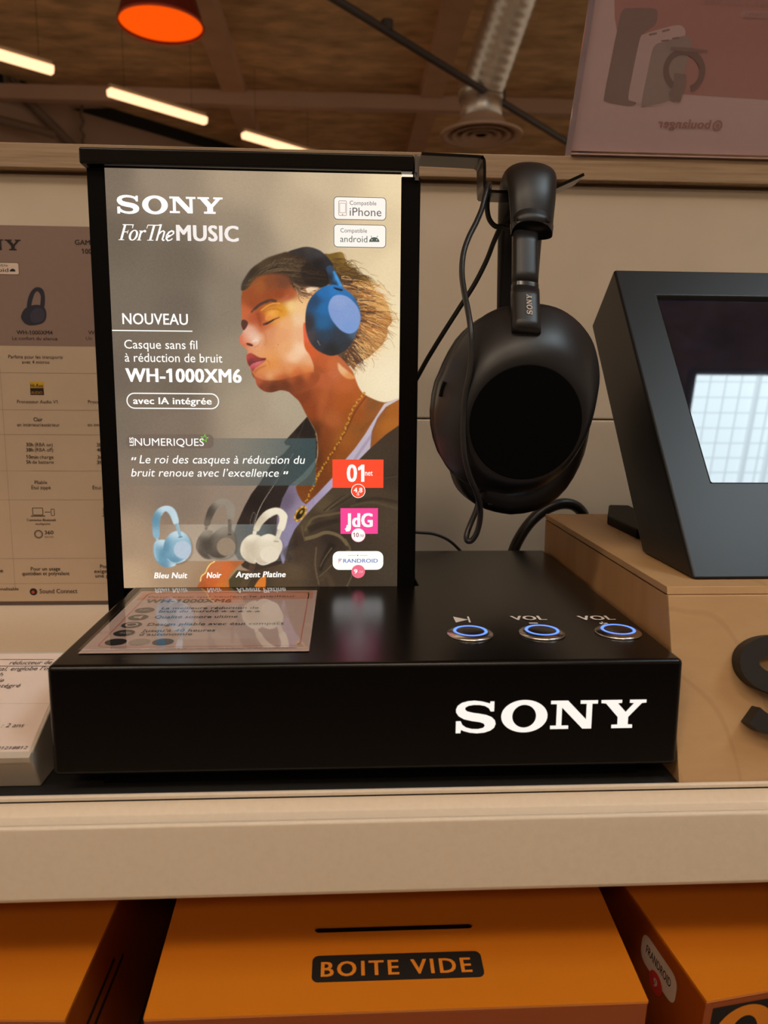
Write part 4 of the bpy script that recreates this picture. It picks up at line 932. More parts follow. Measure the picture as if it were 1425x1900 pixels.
# review badges
RD, PK, WW = lit((255, 76, 44), 1.0), lit((250, 72, 150), 1.0), lit((255, 253, 246), 1.05)
for b_s in badges: b_s.build('compatibility_badge', poster)
sh = new_sheet()
sh.prect(616.8, 852.4, 711.2, 905.2, RD, .00006)
sh.text('01', 643.4, 893.4, 676, 31, WW, bold=.03); sh.text('net', 677.2, 882.4, 691.4, 10.2, WW, bold=.01)
sh.pdisc(664.7, 910.8, 13.2, WW, .00010); sh.pdisc(664.7, 910.8, 12.1, RD, .00014); sh.text('4.8', 656.4, 913.6, 672.4, 8.6, WW, bold=.03); sh.text('/5', 661.8, 919.2, 666.6, 4.4, WW, bold=.02)
sh.build('review_badge', poster); sh = new_sheet()
sh.prect(631.7, 942.8, 701, 990.4, PK, .00006)
sh.text('JdG', 641.4, 977.4, 691.6, 24.6, WW, bold=.045); sh.ppoly([[(643.2, 974), (649, 974), (646, 982.6), (642.4, 985), (639.6, 981.4), (642.4, 979)]], WW, .0002)
sh.pdisc(664.8, 993, 13.2, lit((246, 160, 180)), .00010); sh.pdisc(664.8, 992.8, 12.3, WW, .00014)
PT = lit((150, 66, 84)); sh.text('10', 655.4, 996.4, 665.6, 7.9, PT, bold=.015); sh.text('/10', 666.4, 996.4, 674.8, 4.8, PT, bold=.01, italic=.2)
sh.build('review_badge', poster); sh = new_sheet()
sh.prect(617.2, 1022.8, 711, 1057, WW, .00006, 12)
FB = lit((112, 132, 196)); sh.text('RANDROID', 636.8, 1044, 701, 7, FB, bold=.02)
for v, w_, c in ((1037.6, 6.6, (112, 122, 186)), (1040.6, 4.8, (190, 90, 120)), (1043.4, 1.4, (220, 80, 90))): sh.prect(627.6, v - .7, 627.6 + w_, v + .7, lit(c))
for u0, u1 in ((646, 659.6), (668, 681.6)): sh.prect(u0, 1029.9, u1, 1030.7, lit((214, 196, 150)))
sh.pdisc(663.6, 1030.3, 1.2, lit((110, 110, 110)))
sh.pdisc(664.7, 1060.4, 12.6, lit((242, 112, 136), 1.0), .00010); sh.text('9', 656.8, 1063.8, 663.2, 7.6, WW, bold=.03); sh.text('/10', 665.4, 1063.2, 673.2, 4.4, lit((250, 200, 206)), italic=.2)
sh.build('review_badge', poster)

# base: lit maker's mark, card window, control marks, buttons
fs = Sheet((0, 0, 0), (1, 0, 0), (0, 0, 1))
fs.mark(845, 1355.2, 1195.6, 54.0, lit((255, 246, 236), 1.0), .00025)
fs.build('lit_lettering', ST)
cs = Sheet((0, 0, H), (1, 0, 0), (0, 1, 0))
PAPER, HEADC, CK, CG = ink((196, 170, 160)), ink((206, 144, 122)), ink((48, 42, 40)), ink((92, 80, 76))
x0, y0, x1, y1 = -.1222, .0140, -.0262, .1146
cs.rect(x0, y0, x1, y1, PAPER, .0004)
cs.rect(x0 + .002, y0 + .083, x1 - .002, y1 - .002, HEADC, .0005)
cs.poly([rrect(x0 + .005, y0 + .007, x1 - .004, y1 - .004, .004), rrect(x0 + .0056, y0 + .0076, x1 - .0046, y1 - .0046, .0036)], ink((196, 120, 110)), .0005)
cs.text('Pour ceux qui veulent le meilleur', 274, 1111.6, 549, 3.4, CG, lift=.0006)
cs.text('WH-1000XM6', 268, 1120.4, 428, 6, CG, bold=.03, lift=.0006)
for s_, u0, v, u1, h in (('La meilleure réduction de', 299, 1132.6, 479, 4.0), ('bruit du marché', 294, 1138.4, 404, 4.0), ('Qualité sonore ultime', 285.4, 1149.4, 439.4, 4.8), ('Design pliable avec étui compact', 272.6, 1163, 526, 4.8), ('Jusqu’à 40 heures', 262, 1175, 398, 5.0), ('d’autonomie', 257, 1181.8, 355, 5.0)):
    cs.text(s_, u0, v, u1, h, CK, bold=.012, lift=.0006)
for k in range(5):
    c = cs.px(416 + 15.5 * k, 1136.4); cs.poly([[(c[0] + (.0021 if j % 2 == 0 else .0009) * math.sin(PI * j / 5), c[1] + (.0021 if j % 2 == 0 else .0009) * math.cos(PI * j / 5)) for j in range(10)]], CK, .0006)
for u, v, c in ((268.6, 1134.2, (92, 82, 78)), (256.6, 1147.6, (80, 72, 68)), (244.4, 1161.6, (60, 54, 52)), (230.6, 1176.6, (40, 37, 36))):
    p = cs.px(u, v); cs.poly([ell(p[0], p[1], .0047)], ink(c), .0006)
    if v < 1140: cs.text('NC', u - 10, v + 1.8, u + 10, 3.2, PAPER, lift=.0007)
    elif v < 1150: cs.poly([[(p[0] - .002, p[1] - .001), (p[0], p[1] - .001), (p[0] + .0018, p[1] - .003), (p[0] + .0018, p[1] + .003), (p[0], p[1] + .001), (p[0] - .002, p[1] + .001)]], PAPER, .0007)
    elif v < 1170: cs.poly([ell(p[0], p[1], .003), ell(p[0], p[1], .0022)], PAPER, .0007)
    else: cs.text('40h', u - 11, v + 2.2, u + 11, 3.6, ink((150, 140, 134)), bold=.02, lift=.0007)
for u, c in ((215, (30, 28, 30)), (258.6, (158, 142, 130)), (302.6, (52, 62, 78))):
    p = cs.px(u, 1193.4); cs.poly([ell(p[0], p[1], .0046)], ink(c), .0006)
cs.text('1 Du 1er mars 2025. Réduction de bruit pour casque sans fil, selon les tests en laboratoire des fabricants, voir détails sur la notice du produit', 168, 1208.8, 551, 2.2, CG, lift=.0006)
card = cs.build('info_card', ST)
gl = nb(); box(gl, x0, x1, y0, y1, H + .0009, H + .0021)
M_CLEAR = clear_sheet('clear_acrylic_cover', ior=2.2)
obj('clear_cover', gl, M_CLEAR, card, bev=.0003, seg=2)
ks = Sheet((0, 0, H), (1, 0, 0), (0, 1, 0)); KW = ink((226, 214, 206))
ks.ppoly([[(840.5, 1144.4), (846, 1155.4), (868.2, 1150)]], KW); ks.ppoly([[(866.6, 1144.2), (869.6, 1144.2), (873.8, 1155.2), (870.2, 1155.2)]], KW)
ks.build('control_mark', ST); ks = Sheet((0, 0, H), (1, 0, 0), (0, 1, 0))
ks.text('VOL', 951, 1151.2, 1016, 7.4, KW, bold=.03); ks.prect(981, 1155.6, 998.6, 1157.4, KW)
ks.build('control_mark', ST); ks = Sheet((0, 0, H), (1, 0, 0), (0, 1, 0))
ks.text('VOL', 1077, 1151, 1144, 7.4, KW, bold=.03); ks.prect(1111.6, 1156.0, 1128.6, 1158.0, KW); ks.prect(1117.4, 1153.6, 1122, 1160, KW)
ks.build('control_mark', ST)
M_RING = glow('blue_led_ring', srgb(96, 140, 255), 1.6)
for u, v in ((872.5, 1177), (1005.5, 1175.6), (1146.5, 1174.2)):
    p = at(u, v, z=H)
    b1 = obj('push_button', lathe(nb(), [(.0106, 0), (.0106, .0005), (.0102, .0009), (.0083, .0017), (.0079, .0018), (.0079, .0013), (.0064, .0013)], p, n=48, caps=(True, False)), M_STEEL, ST, smooth=True)
    obj('led_ring', lathe(nb(), [(.0078, .0014), (.0077, .0019), (.0067, .0019), (.0066, .0014)], p, n=48, caps=(False, False)), M_RING, b1)
    obj('button_cap', lathe(nb(), [(.0066, .0013), (.0065, .0017), (.0058, .0019), (.0001, .0016)], p, n=48), mat('dark_spun_cap', (.14, .12, .115, 1), rough=.25, metal=.9, vary=.1, scale=200), b1, smooth=True)

# hook strip
hk = [(.0296, .2808), (.0600, .2800), (.0618, .2793), (.0632, .2775), (.0636, .2662), (.0643, .2640), (.0662, .2628), (.0925, .2625), (.0960, .2628), (.0985, .2638), (.1172, .2724)]
hk = spline([(x, .13725, z) for x, z in hk], 4)
obj('hook_strip', sweep(nb(), hk, [(-.00975, -.0008), (.00975, -.0008), (.00975, .0008), (-.00975, .0008)], up=(0, 1, 0)), M_BLACK, ST, bev=.0003, seg=2)
# ----------------------------------------------------------------------------
# the headphones hanging on the hook
# ----------------------------------------------------------------------------
HP = thing('headphones', 'black wireless over-ear headphones hanging by the headband from the stand hook', 'headphones', tuple(at(975, 330, y=.137)))
def child(o):
    o.parent = HP; o.matrix_parent_inverse = Matrix.Translation(HP.location).inverted(); return o
# headband: padded arch from the near end over the hook to the far end
xk = lambda y: .0832 + (y - .1) * .14
arch = [(.0985, .2345), (.1000, .2450), (.1035, .2560), (.1110, .2668), (.1230, .2712), (.1370, .2716), (.1500, .2700), (.1610, .2620), (.1680, .2500), (.1720, .2340), (.1745, .2180), (.1760, .2060)]
arch = spline([(xk(y), y, z) for y, z in arch], 5)
def hb_scale(s): 
    w = np.interp(s, [0, .1, .25, .4, .55, .75, 1], [.0103, .0112, .0128, .0141, .0144, .0132, .0122]); t = np.interp(s, [0, .15, .3, .5, .85, 1], [.0056, .0062, .0074, .0078, .0062, .0050])
    return (w, t)
arch = [p - Vector((0, 0, .0028 * math.sin(PI * min(1, i / (len(arch) * .85))))) for i, p in enumerate(arch)]
hbm = sweep(nb(), arch, sq_sect(1, 1, 2.25, 32), up=(1, .1, 0), scale=hb_scale)
hbm.verts.ensure_lookup_table()
for r_ in range(3):                                   # the padded end is cut on a curve, higher in front
    ring_ = [hbm.verts[r_ * 32 + j] for j in range(32)]; cy_ = sum(v.co.y for v in ring_) / 32
    for v in ring_: v.co.z += .0052 * (1 - r_ * .3) * max(0, (cy_ - v.co.y) / .0056)
TRIM_RINGS = [[hbm.verts[r_ * 32 + j].co.copy() for j in range(32)] for r_ in range(4)]
hbm.faces.ensure_lookup_table()
endf = [f for f in hbm.faces if len(f.verts) == 32 and f.calc_center_median().y < .12]
rr_ = bmesh.ops.inset_region(hbm, faces=endf, thickness=.0014)
for v in endf[0].verts: v.co.z += .006
child(obj('headband', hbm, M_PHONE, None, smooth=True))
# raised trim band along the curved cut
trb = nb(); tr_ = []
hbm_rings = TRIM_RINGS
for ring_ in hbm_rings:
    c_ = sum(ring_, Vector()) / 32; tr_.append([trb.verts.new(c_ + (p - c_) * 1.03) for p in ring_])
for a_, b_ in zip(tr_, tr_[1:]):
    for j in range(32): trb.faces.new((a_[j], a_[(j + 1) % 32], b_[(j + 1) % 32], b_[j]))
child(obj('headband_trim', trb, mat('smooth_black_trim', srgb(36, 32, 32), rough=.3, vary=.04), None, smooth=True))
# near slider arm
a0 = Vector(at(974, 436, y=.0985)); a1 = Vector(at(974, 531, y=.0870)); a2 = Vector(at(976, 619, y=.0720))
def arm(name, p, q_, w, t, m): return child(obj(name, sweep(nb(), [p + (q_ - p) * k for k in np.linspace(0, 1, 6)], sq_sect(w, t, 3.2, 24), up=(1, .1, 0)), m, None, smooth=True, ))
arm('slider_arm', a0, a1 + (a0 - a1).normalized() * .0005, .0064, .0040, M_PHONE)
arm('slider_ring', a1 + (a0 - a1).normalized() * .0006, a1 - (a0 - a1).normalized() * .0024, .0066, .0042, mat('slider_ring_gloss', srgb(44, 40, 39), rough=.2, vary=.03))
yk = arm('swivel_arm', a1 - (a0 - a1).normalized() * .0028, a2, .0069, .0045, M_PHONE)
# vertical maker's mark on the swivel arm
dirv = (a1 - a2).normalized(); xs_ = Vector((1, .1, 0)); xs_ = (xs_ - dirv * xs_.dot(dirv)).normalized(); nn = xs_.cross(dirv); nn = nn if nn.y < 0 else -nn
av = a1 - dirv * .0028; ctr = a2 + (av - a2) * .55
ls = Sheet(ctr + nn * .00462 + xs_ * .0, dirv, -xs_ if (dirv.cross(-xs_)).y < 0 else xs_)
cph = .0026
for q_ in mark_contours(): pass
L0 = -.0062
ls.poly([[(L0 + x * .0118 / MARK_W, y * cph - cph * .65) for x, y in q_] for q_ in mark_contours()], ink((206, 186, 172)), .0001)
child(ls.build('arm_lettering'))
# cups: loft between the measured outline and the round touch disc
OUT = [(931, 570.5), (950, 566.5), (975, 563.5), (1008, 564.5), (1043, 575), (1075, 598.5), (1098, 630), (1109, 664), (1113, 699), (1109, 733), (1098, 780), (1080, 822), (1056, 861), (1027, 889), (995, 907.5), (947, 917), (920, 914.5), (890, 907.5), (862, 896), (837.5, 877), (821, 853), (809, 813), (805.8, 773), (813, 720), (823, 696), (838, 660), (861, 620.5), (880, 601), (905, 582)]
YR = .0880
rim = spline([at(u, v, y=YR) for u, v in OUT], 3, True)
NR = len(rim); cR = sum(rim, Vector()) / NR
def cup(name, rim, disc_c, disc_r, ax, depth, back, mat_):
    ax = Vector(ax).normalized(); e1 = Vector((1, 0, 0)); e1 = (e1 - ax * e1.dot(ax)).normalized(); e2 = ax.cross(e1)
    c = sum(rim, Vector()) / len(rim)
    D = []
    for p in rim:
        d_ = p - c; th_ = math.atan2(d_.dot(e2), d_.dot(e1)); D.append(Vector(disc_c) + e1 * (disc_r * math.cos(th_)) + e2 * (disc_r * math.sin(th_)))
    bm = nb(); rings = []
    for s, sc_ in ((-back, .955), (-back * .6, .985), (-back * .25, .998)):
        rings.append([bm.verts.new(c + (p - c) * sc_ + ax * s) for p in rim])
    for k in range(0, 13):
        t = k / 12; w = t; h_ = 1 - (1 - t) ** 1.9
        ring = []
        for p, q_ in zip(rim, D):
            hq = (q_ - p).dot(ax); lat = (q_ - p) - ax * hq
            ring.append(bm.verts.new(p + lat * w + ax * hq * h_))
        rings.append(ring)
    n_ = len(rim)
    for r0, r1 in zip(rings, rings[1:]):
        for j in range(n_): bm.faces.new((r0[j], r0[(j + 1) % n_], r1[(j + 1) % n_], r1[j]))
    bm.faces.new(rings[0]); bm.faces.new(rings[-1])
    o = child(obj(name, bm, mat_, None, smooth=True))
    db = nb(); lift = ax * .0004
    r0 = [db.verts.new(Vector(disc_c) + (q_ - Vector(disc_c)) * .985 + ax * .00005) for q_ in D]; r1 = [db.verts.new(Vector(disc_c) + (q_ - Vector(disc_c)) * .97 + lift) for q_ in D]
    for j in range(n_): db.faces.new((r0[j], r0[(j + 1) % n_], r1[(j + 1) % n_], r1[j]))
    db.faces.new(r1)
    d = obj('touch_disc', db, M_PHONE_DISC, None); d.parent = o; 
    return o
YD = .0700
dc = at(976, 785, y=YD); dr = (at(1083, 785, y=YD) - at(868, 785, y=YD)).length / 2
near_cup = cup('earcup', rim, dc, dr, (.05, -1, -.12), .018, .010, M_PHONE)
pad_sect = sq_sect(.0085, .0085, 2.4, 14)
def pad(rim, c, k, off):
    P = [c + (p - c) * k + Vector(off) for p in rim[::2]]; bm = nb(); n_ = len(P); R = []
    for i, p in enumerate(P):
        t = (P[(i + 1) % n_] - P[i - 1]).normalized(); ax = Vector((0, 1, 0)); s = t.cross(ax).normalized()
        R.append([bm.verts.new(p + s * a + ax * b) for a, b in pad_sect])
    m_ = len(pad_sect)
    for i in range(n_):
        for j in range(m_): bm.faces.new((R[i][j], R[i][(j + 1) % m_], R[(i + 1) % n_][(j + 1) % m_], R[(i + 1) % n_][j]))
    return bm
child(obj('ear_cushion', pad(rim, cR, .80, (0, .0185, 0)), M_PAD, None, smooth=True))
# far cup, a little lower because the band hangs askew
FO = [(829, 869), (835, 888), (853, 912), (880, 931), (909, 943), (947, 947.5), (987, 943), (1027, 927), (1053, 901), (1067, 880), (1074, 853), (1075, 832)]
YF = .1665
xo = at(950, 860, y=YF).x - at(959.5, 760, y=YR).x
fb = Vector(at(955, 947.5, y=YF)); nbm = Vector(at(940, 917, y=YR)); k = .96
off = Vector((xo, YF - YR, fb.z - nbm.z - .0016))
rim2 = [cR + (p - cR) * k + off for p in rim]; c2 = cR + off
far_cup = cup('earcup', rim2, c2 + Vector((.005, .016, -.008)), dr, (-.05, 1, .05), .018, .010, M_PHONE)
child(obj('ear_cushion', pad(rim2, c2, .82, (0, -.0185, 0)), M_PAD, None, smooth=True))
fp = arch[-1]; child(obj('slider_arm', sweep(nb(), [fp + Vector((0, -.0006, .004)), fp + Vector((.001, .004, -.02)), c2 + Vector((-.002, .012, .026))], sq_sect(.0066, .0042, 3, 20), up=(1, .1, 0)), M_PHONE, None, smooth=True))
tk = obj('cup_tick', box(nb(), -.0030, .0030, -.0002, .0002, -.0004, .0004), mat('grey_tick', srgb(84, 76, 72), vary=.02), None); tk.location = at(915, 935, y=.1405); child(tk)
for pts in ([(817, 736), (820, 722), (825, 708)],):
    p_ = [at(u, v, y=.0838) for u, v in pts]
    child(obj('side_button', sweep(nb(), spline(p_, 4), sq_sect(.0006, .0009, 2.5, 8)), M_BLACK_MATT, None, smooth=True))

# tether cable
def cable(name, pts, r, label, m, closed=False, n=8, flat=1.0, parent=None, cat='cable'):
    path = spline([at(u, v, y=y) for u, v, y in pts], n)
    o = obj(name, sweep(nb(), path, [(a, b * flat) for a, b in circ(r, 12)]), m, parent, smooth=True)
    return tag(o, label, cat) if label else o
tc = cable('security_cable', [(894, 912, .0935), (884, 946, .0890), (873, 972, .0840), (866, 992, .0810), (867, 1003, .0800), (875, 1003, .0795), (884, 990, .0790), (890, 968, .0785), (891, 945, .0770), (885, 915, .0720), (872, 885, .0690), (863, 850, .0680), (859.5, 810, .0685), (860, 770, .0690), (864, 730, .0690), (871, 695, .0690),
    (875, 655, .0700), (874, 615, .0720), (868, 575, .0790), (861, 540, .0870), (857, 505, .0950), (860, 470, .1020), (870, 440, .1080), (884, 412, .1140), (895, 385, .1190), (901, 360, .1230), (905, 344, .1290), (908, 341, .1370), (908, 347, .1450), (905, 365, .1500), (904, 388, .1500), (908, 407, .1500), (918, 419, .1500), (930, 421, .1500), (955, 424, .1480), (985, 418, .1480), (1010, 404, .1490), (1021, 391, .1500), (1021, 378, .1510),
    (1008, 371, .1520), (980, 382, .1520), (950, 400, .1530), (930, 420, .1545), (917, 447, .1570), (902, 485, .1600), (880, 528, .1620), (850, 575, .1640), (820, 622, .1660), (792, 668, .1680), (770, 708, .1700), (745, 750, .1740)], .00145,
    'thin black security cable looped over the hook and down across the earcup', M_RUBBER)
pl = obj('plug', sweep(nb(), [at(903, 898, y=.0985), at(897, 906, y=.0960), at(891, 925, y=.0915)], sq_sect(.0030, .0024, 3, 16), scale=lambda s: 1 - .3 * s), M_RUBBER, tc, smooth=True)
cable('cable', [(930, 1075, .236), (948, 1035, .238), (960, 1005, .240), (980, 974, .243), (1005, 950, .246), (1035, 936, .248), (1060, 936, .250), (1078, 948, .251), (1086, 968, .251), (1090, 1000, .250), (1094, 1050, .248)], .0041, 'thick black cord arching up behind the wooden plinth', M_RUBBER)
cable('cable', [(690, 980, .236), (740, 985, .238), (775, 988, .240), (805, 991, .241), (830, 1001, .241), (850, 1018, .240), (866, 1040, .238), (872, 1070, .236)], .0011, 'thin black lead lying low behind the stand base', M_RUBBER)

# ----------------------------------------------------------------------------
# pale wooden plinth with a black letter, and the tilted touch screen on it
# ----------------------------------------------------------------------------
M_MAPLE = wood('maple_veneer', srgb(186, 146, 102), srgb(208, 168, 122), srgb(150, 106, 68), axis=(1.0, 1.0, 3.0), scale=7, rough=.5, line=.2, dist=9.0)
M_MAPLE_S = wood('maple_side_veneer', srgb(176, 130, 84), srgb(200, 154, 106), srgb(130, 86, 50), axis=(3, 6, .8), scale=7, rough=.5, line=.3)
PL = thing('wooden_plinth', 'pale maple plinth with a black letter S beside the black stand', 'plinth', (.1315, 0, -.0085))
T = .0803; yf_t, yf_b, yb, PLW = .0237, -.0004, .230, .30
def pq(x, y, z): return (x, y, z)
obj('core', prism(nb(), [(.0025, yf_b + .0035, .001), (.0025, yb - .002, .001), (.0025, yb - .002, T - .002), (.0025, yf_t + .0035, T - .002)], (PLW - .005, 0, 0)), M_BLACK_MATT, PL)
obj('side_panel', prism(nb(), [(.0004, yf_b + .0024, .0), (.0004, yb, 0), (.0004, yb, T - .0042), (.0004, yf_t + .0010, T - .0042)], (.0020, 0, 0)), M_MAPLE_S, PL)
obj('top_panel', prism(nb(), [(.0002, yf_t + .0002, T - .0034), (.0002, yb, T - .0034), (.0002, yb, T), (.0002, yf_t + .0012, T)], (PLW, 0, 0)), M_MAPLE, PL, bev=.0003, seg=2)
obj('front_panel', prism(nb(), [(0, yf_b, 0), (0, yf_b + .0028, 0), (0, yf_t + .0016, T - .0036), (0, yf_t - .0010, T - .0036)], (PLW, 0, 0)), M_MAPLE, PL, bev=.0004, seg=2)
# letter S: a thick stroke with squared ends
tl = Vector((0, yf_t - yf_b, T)).normalized(); nl = Vector((0, -tl.z, tl.y))
def pf(u, v):
    p = at_plane(u, v, (.1315, yf_b, -.0085), nl); d = p - Vector((.1315, yf_b, -.0085)); return (d.x, d.dot(tl))
cx, cy = pf(1437, 1272); k = pf(1438, 1272)[0] - cx
pts = [(-57, 48), (-38, 62), (-10, 67), (18, 65), (44, 54), (52, 38), (44, 22), (18, 8), (-14, -4), (-42, -16), (-58, -34), (-56, -55), (-34, -69), (-4, -73), (26, -68), (46, -57)]
pts = [(p.x, p.y) for p in spline([(cx + a * k, cy - b * k, 0) for a, b in pts], 6)]
vs, fcs = shape2d([ribbon(pts, 35 * k)], .0035)
me = bpy.data.meshes.new('letter')
me.from_pydata([tuple(Vector((p[0], yf_b, 0)) + tl * p[1] + nl * (p[2] + .0040)) for p in vs], [], fcs)
link('letter', me, mat('matt_black_letter', srgb(34, 29, 26), rough=.6, vary=.08, scale=200), PL)

TB = thing('touch_screen_terminal', 'black tilted touch screen terminal standing on the maple plinth', 'screen', (.1490, .0362, .0722))
up = Vector((0, .128, .157)).normalized(); ntb = Vector((0, -up.z, up.y)); TH, LU, WT = .0470, .2030, .240
def tp(x, w, d): return Vector((x, 0, 0)) + up * w - ntb * d
bm = nb(); xs_ = [0, .0222, WT - .0222, WT]; ws_ = [0, .0535, .1815, LU]
V = {}
for i, x in enumerate(xs_):
    for j, w in enumerate(ws_): V[i, j] = bm.verts.new(tp(x, w, 0))
for i in range(3):
    for j in range(3):
        if (i, j) != (1, 1): bm.faces.new((V[i, j], V[i + 1, j], V[i + 1, j + 1], V[i, j + 1]))
RC = .0030
I = {(i, j): bm.verts.new(tp(xs_[i], ws_[j], RC)) for i in (1, 2) for j in (1, 2)}
for (a, b) in (((1, 1), (2, 1)), ((2, 1), (2, 2)), ((2, 2), (1, 2)), ((1, 2), (1, 1))): bm.faces.new((V[a], V[b], I[b], I[a]))
bm.faces.new((I[1, 1], I[2, 1], I[2, 2], I[1, 2]))
# back: bottom edge stands flat on the plinth
wb0 = TH * (up.y and (ntb.z / up.z))
B = {}
for i, x in ((0, 0), (3, WT)):
    B[i, 0] = bm.verts.new(tp(x, TH * ntb.z / up.z, TH)); B[i, 1] = bm.verts.new(tp(x, LU, TH))
fr = [V[i, 0] for i in range(4)]; bm.faces.new(fr + [B[3, 0], B[0, 0]])
bm.faces.new([V[i, 3] for i in (3, 2, 1, 0)] + [B[0, 1], B[3, 1]])
bm.faces.new([V[0, j] for j in (3, 2, 1, 0)] + [B[0, 0], B[0, 1]]); bm.faces.new([V[3, j] for j in range(4)] + [B[3, 1], B[3, 0]])
bm.faces.new((B[0, 0], B[3, 0], B[3, 1], B[0, 1]))
obj('housing', bm, mat('black_textured_housing', srgb(25, 25, 28), rough=.36, vary=.1, scale=25, bump=.02, spec=.35), TB, bev=.0024, seg=3, angle=40)
sb = nb(); v4 = [sb.verts.new(tp(x, w, RC - .0006)) for x, w in ((xs_[1] + .0003, ws_[1] + .0003), (xs_[2] - .0003, ws_[1] + .0003), (xs_[2] - .0003, ws_[2] - .0003), (xs_[1] + .0003, ws_[2] - .0003))]
w4 = [sb.verts.new(v.co - ntb * .0005) for v in v4]; sb.faces.new(v4); sb.faces.new(w4[::-1])
for j in range(4): sb.faces.new((v4[j], v4[(j + 1) % 4], w4[(j + 1) % 4], w4[j]))
M_SCREEN = mat('dusty_screen_glass', srgb(24, 26, 42), rough=.02, vary=.35, scale=60, spec=.8)
obj('screen', sb, M_SCREEN, TB)
bf = nb(); pts = [(.012, .0995), (.034, .0995), (.044, .197), (.030, .199), (.012, .150)]
prism(bf, [(x, y, -.0004) for x, y in pts], (0, 0, .006)); obj('stand_foot', bf, M_BLACK_MATT, TB, bev=.0012)

# ----------------------------------------------------------------------------
# price label holder beside the stand
# ----------------------------------------------------------------------------
PH_ = thing('price_label_holder', 'white sloping label holder with a printed paper beside the black stand', 'label holder', (-.188, .0, -.0085))
ca_, sa_ = math.cos(math.radians(24)), math.sin(math.radians(24)); e_up = Vector((0, ca_, sa_)); P0 = Vector((0, .0003, .0172))
XL, XR = -.07, .0495
def hp(x, t, d): return Vector((x, 0, 0)) + P0 + e_up * t + Vector((0, sa_, -ca_)) * d
prof = [hp(0, 0, 0), hp(0, .062, 0), Vector((0, .0620, 0)), Vector((0, .0085, 0))]
M_HOLD = mat('off_white_plastic', srgb(196, 182, 166), rough=.4, vary=.03)
obj('holder_body', prism(nb(), [(XL, p.y, p.z) for p in prof], (XR - XL, 0, 0)), M_HOLD, PH_, bev=.0008)
obj('front_lip', prism(nb(), [(XL, p.y, p.z) for p in (hp(0, -.0012, -.0010), hp(0, .002, -.0010), hp(0, .002, .0), hp(0, -.0012, .002))], (XR - XL, 0, 0)), M_HOLD, PH_)
pw = Sheet(Vector(PH_.location) + hp(0, 0, -.0002), (1, 0, 0), e_up)
LP, LI = ink((226, 204, 192)), ink((52, 44, 44))
pw.rect(XL + .002, .001, XR - .0015, .0600, LP, 0)
for v in (1224, 1236.2): pw.pline([(-60, v), (100, v)], 1.4, LI)
for s_, u0, v, u1, c in (('réducteur de bruit', 16.4, 1233.6, 129, 7), ('supra-aural, englobe l’oreille', -62, 1245.6, 120, 7), ('Bluetooth', -60, 1256, 4, 7), ('Autonomie', -60, 1266.6, 5.6, 7), ('Micro intégré', -58, 1277, 36.2, 7), ('Disponibilité des pièces : 2 ans', -160, 1352.8, 42.4, 7.4), ('001218812', -14, 1391.4, 49.4, 5.4)):
    pw.text(s_, u0, v, u1, c, LI, bold=.0, italic=.25)
pw.pline([(-60, 1305.6), (96, 1305.6)], .6, ink((176, 150, 150)))
lb_ = pw.build('paper_label'); lb_.parent = PH_; lb_.matrix_parent_inverse = Matrix.Translation(PH_.location).inverted()

# ----------------------------------------------------------------------------
# comparison board leaning on the back panel
# ----------------------------------------------------------------------------
CB = tag(obj('comparison_board', box(nb(), -.40, -.11, .2905, .2935, -.0093, .2736), mat('printed_board', srgb(192, 166, 140), rough=.5, vary=.02)), 'printed comparison board of headphone features leaning behind the stand', 'board')
cb = Sheet((0, .2905, 0), (1, 0, 0), (0, 0, 1))
CI, CN = ink((44, 34, 32)), ink((70, 58, 52)); LN = ink((150, 126, 106)); MV = ink((142, 116, 104))
cb.rect(-.40, .1884, -.11, .2736, MV, .00005)
cb.rect(-.40, -.0093, -.11, -.0062, ink((92, 74, 68)), .00005)  # dark strip drawn for the board's bottom edge and its shadow
cb.mark(-87, 462.6, 39.6, 20.4, CI)
cb.text('GAMME', 139, 454, 186, 9, CI, bold=.02); cb.text('1000X', 152, 470.6, 186, 9, CI, bold=.02)
cb.prect(-62, 485.6, 36.4, 510.2, CN, .0001, 4); cb.prect(-61, 486.6, 35.4, 509.2, ink((222, 198, 180)), .00015, 3)
cb.text('android', -34, 504, 16, 7.4, CI, bold=.01); cb.text('Compatible', -34, 493.8, 15, 4.6, CI)
cb.ppoly([[(18 + 11 * (1 - math.cos(k * PI / 12)) / 2, 504 - 5.4 * math.sin(k * PI / 12)) for k in range(13)]], CI, .0002)
NV, NV2 = ink((46, 44, 56)), ink((62, 58, 70))
zz = lambda pts: [tuple(p) for p in spline([(x * .26316, 260 + y * .26316, 0) for x, y in pts], 5, True)]
cb.ppoly([[p[:2] for p in zz([(190, 1180), (200, 1110), (225, 1060), (260, 1037), (300, 1050), (317, 1100), (312, 1180), (285, 1175), (288, 1100), (265, 1066), (243, 1086), (226, 1140), (216, 1190)])]], NV, .0002)
cb.ppoly([[p[:2] for p in zz([(150, 1235), (180, 1185), (245, 1162), (305, 1172), (328, 1222), (312, 1280), (250, 1303), (190, 1300), (156, 1268)])]], NV, .00025)
cb.ppoly([[p[:2] for p in zz([(215, 1230), (245, 1190), (290, 1186), (318, 1225), (300, 1275), (250, 1290), (220, 1270)])]], NV2, .0003)
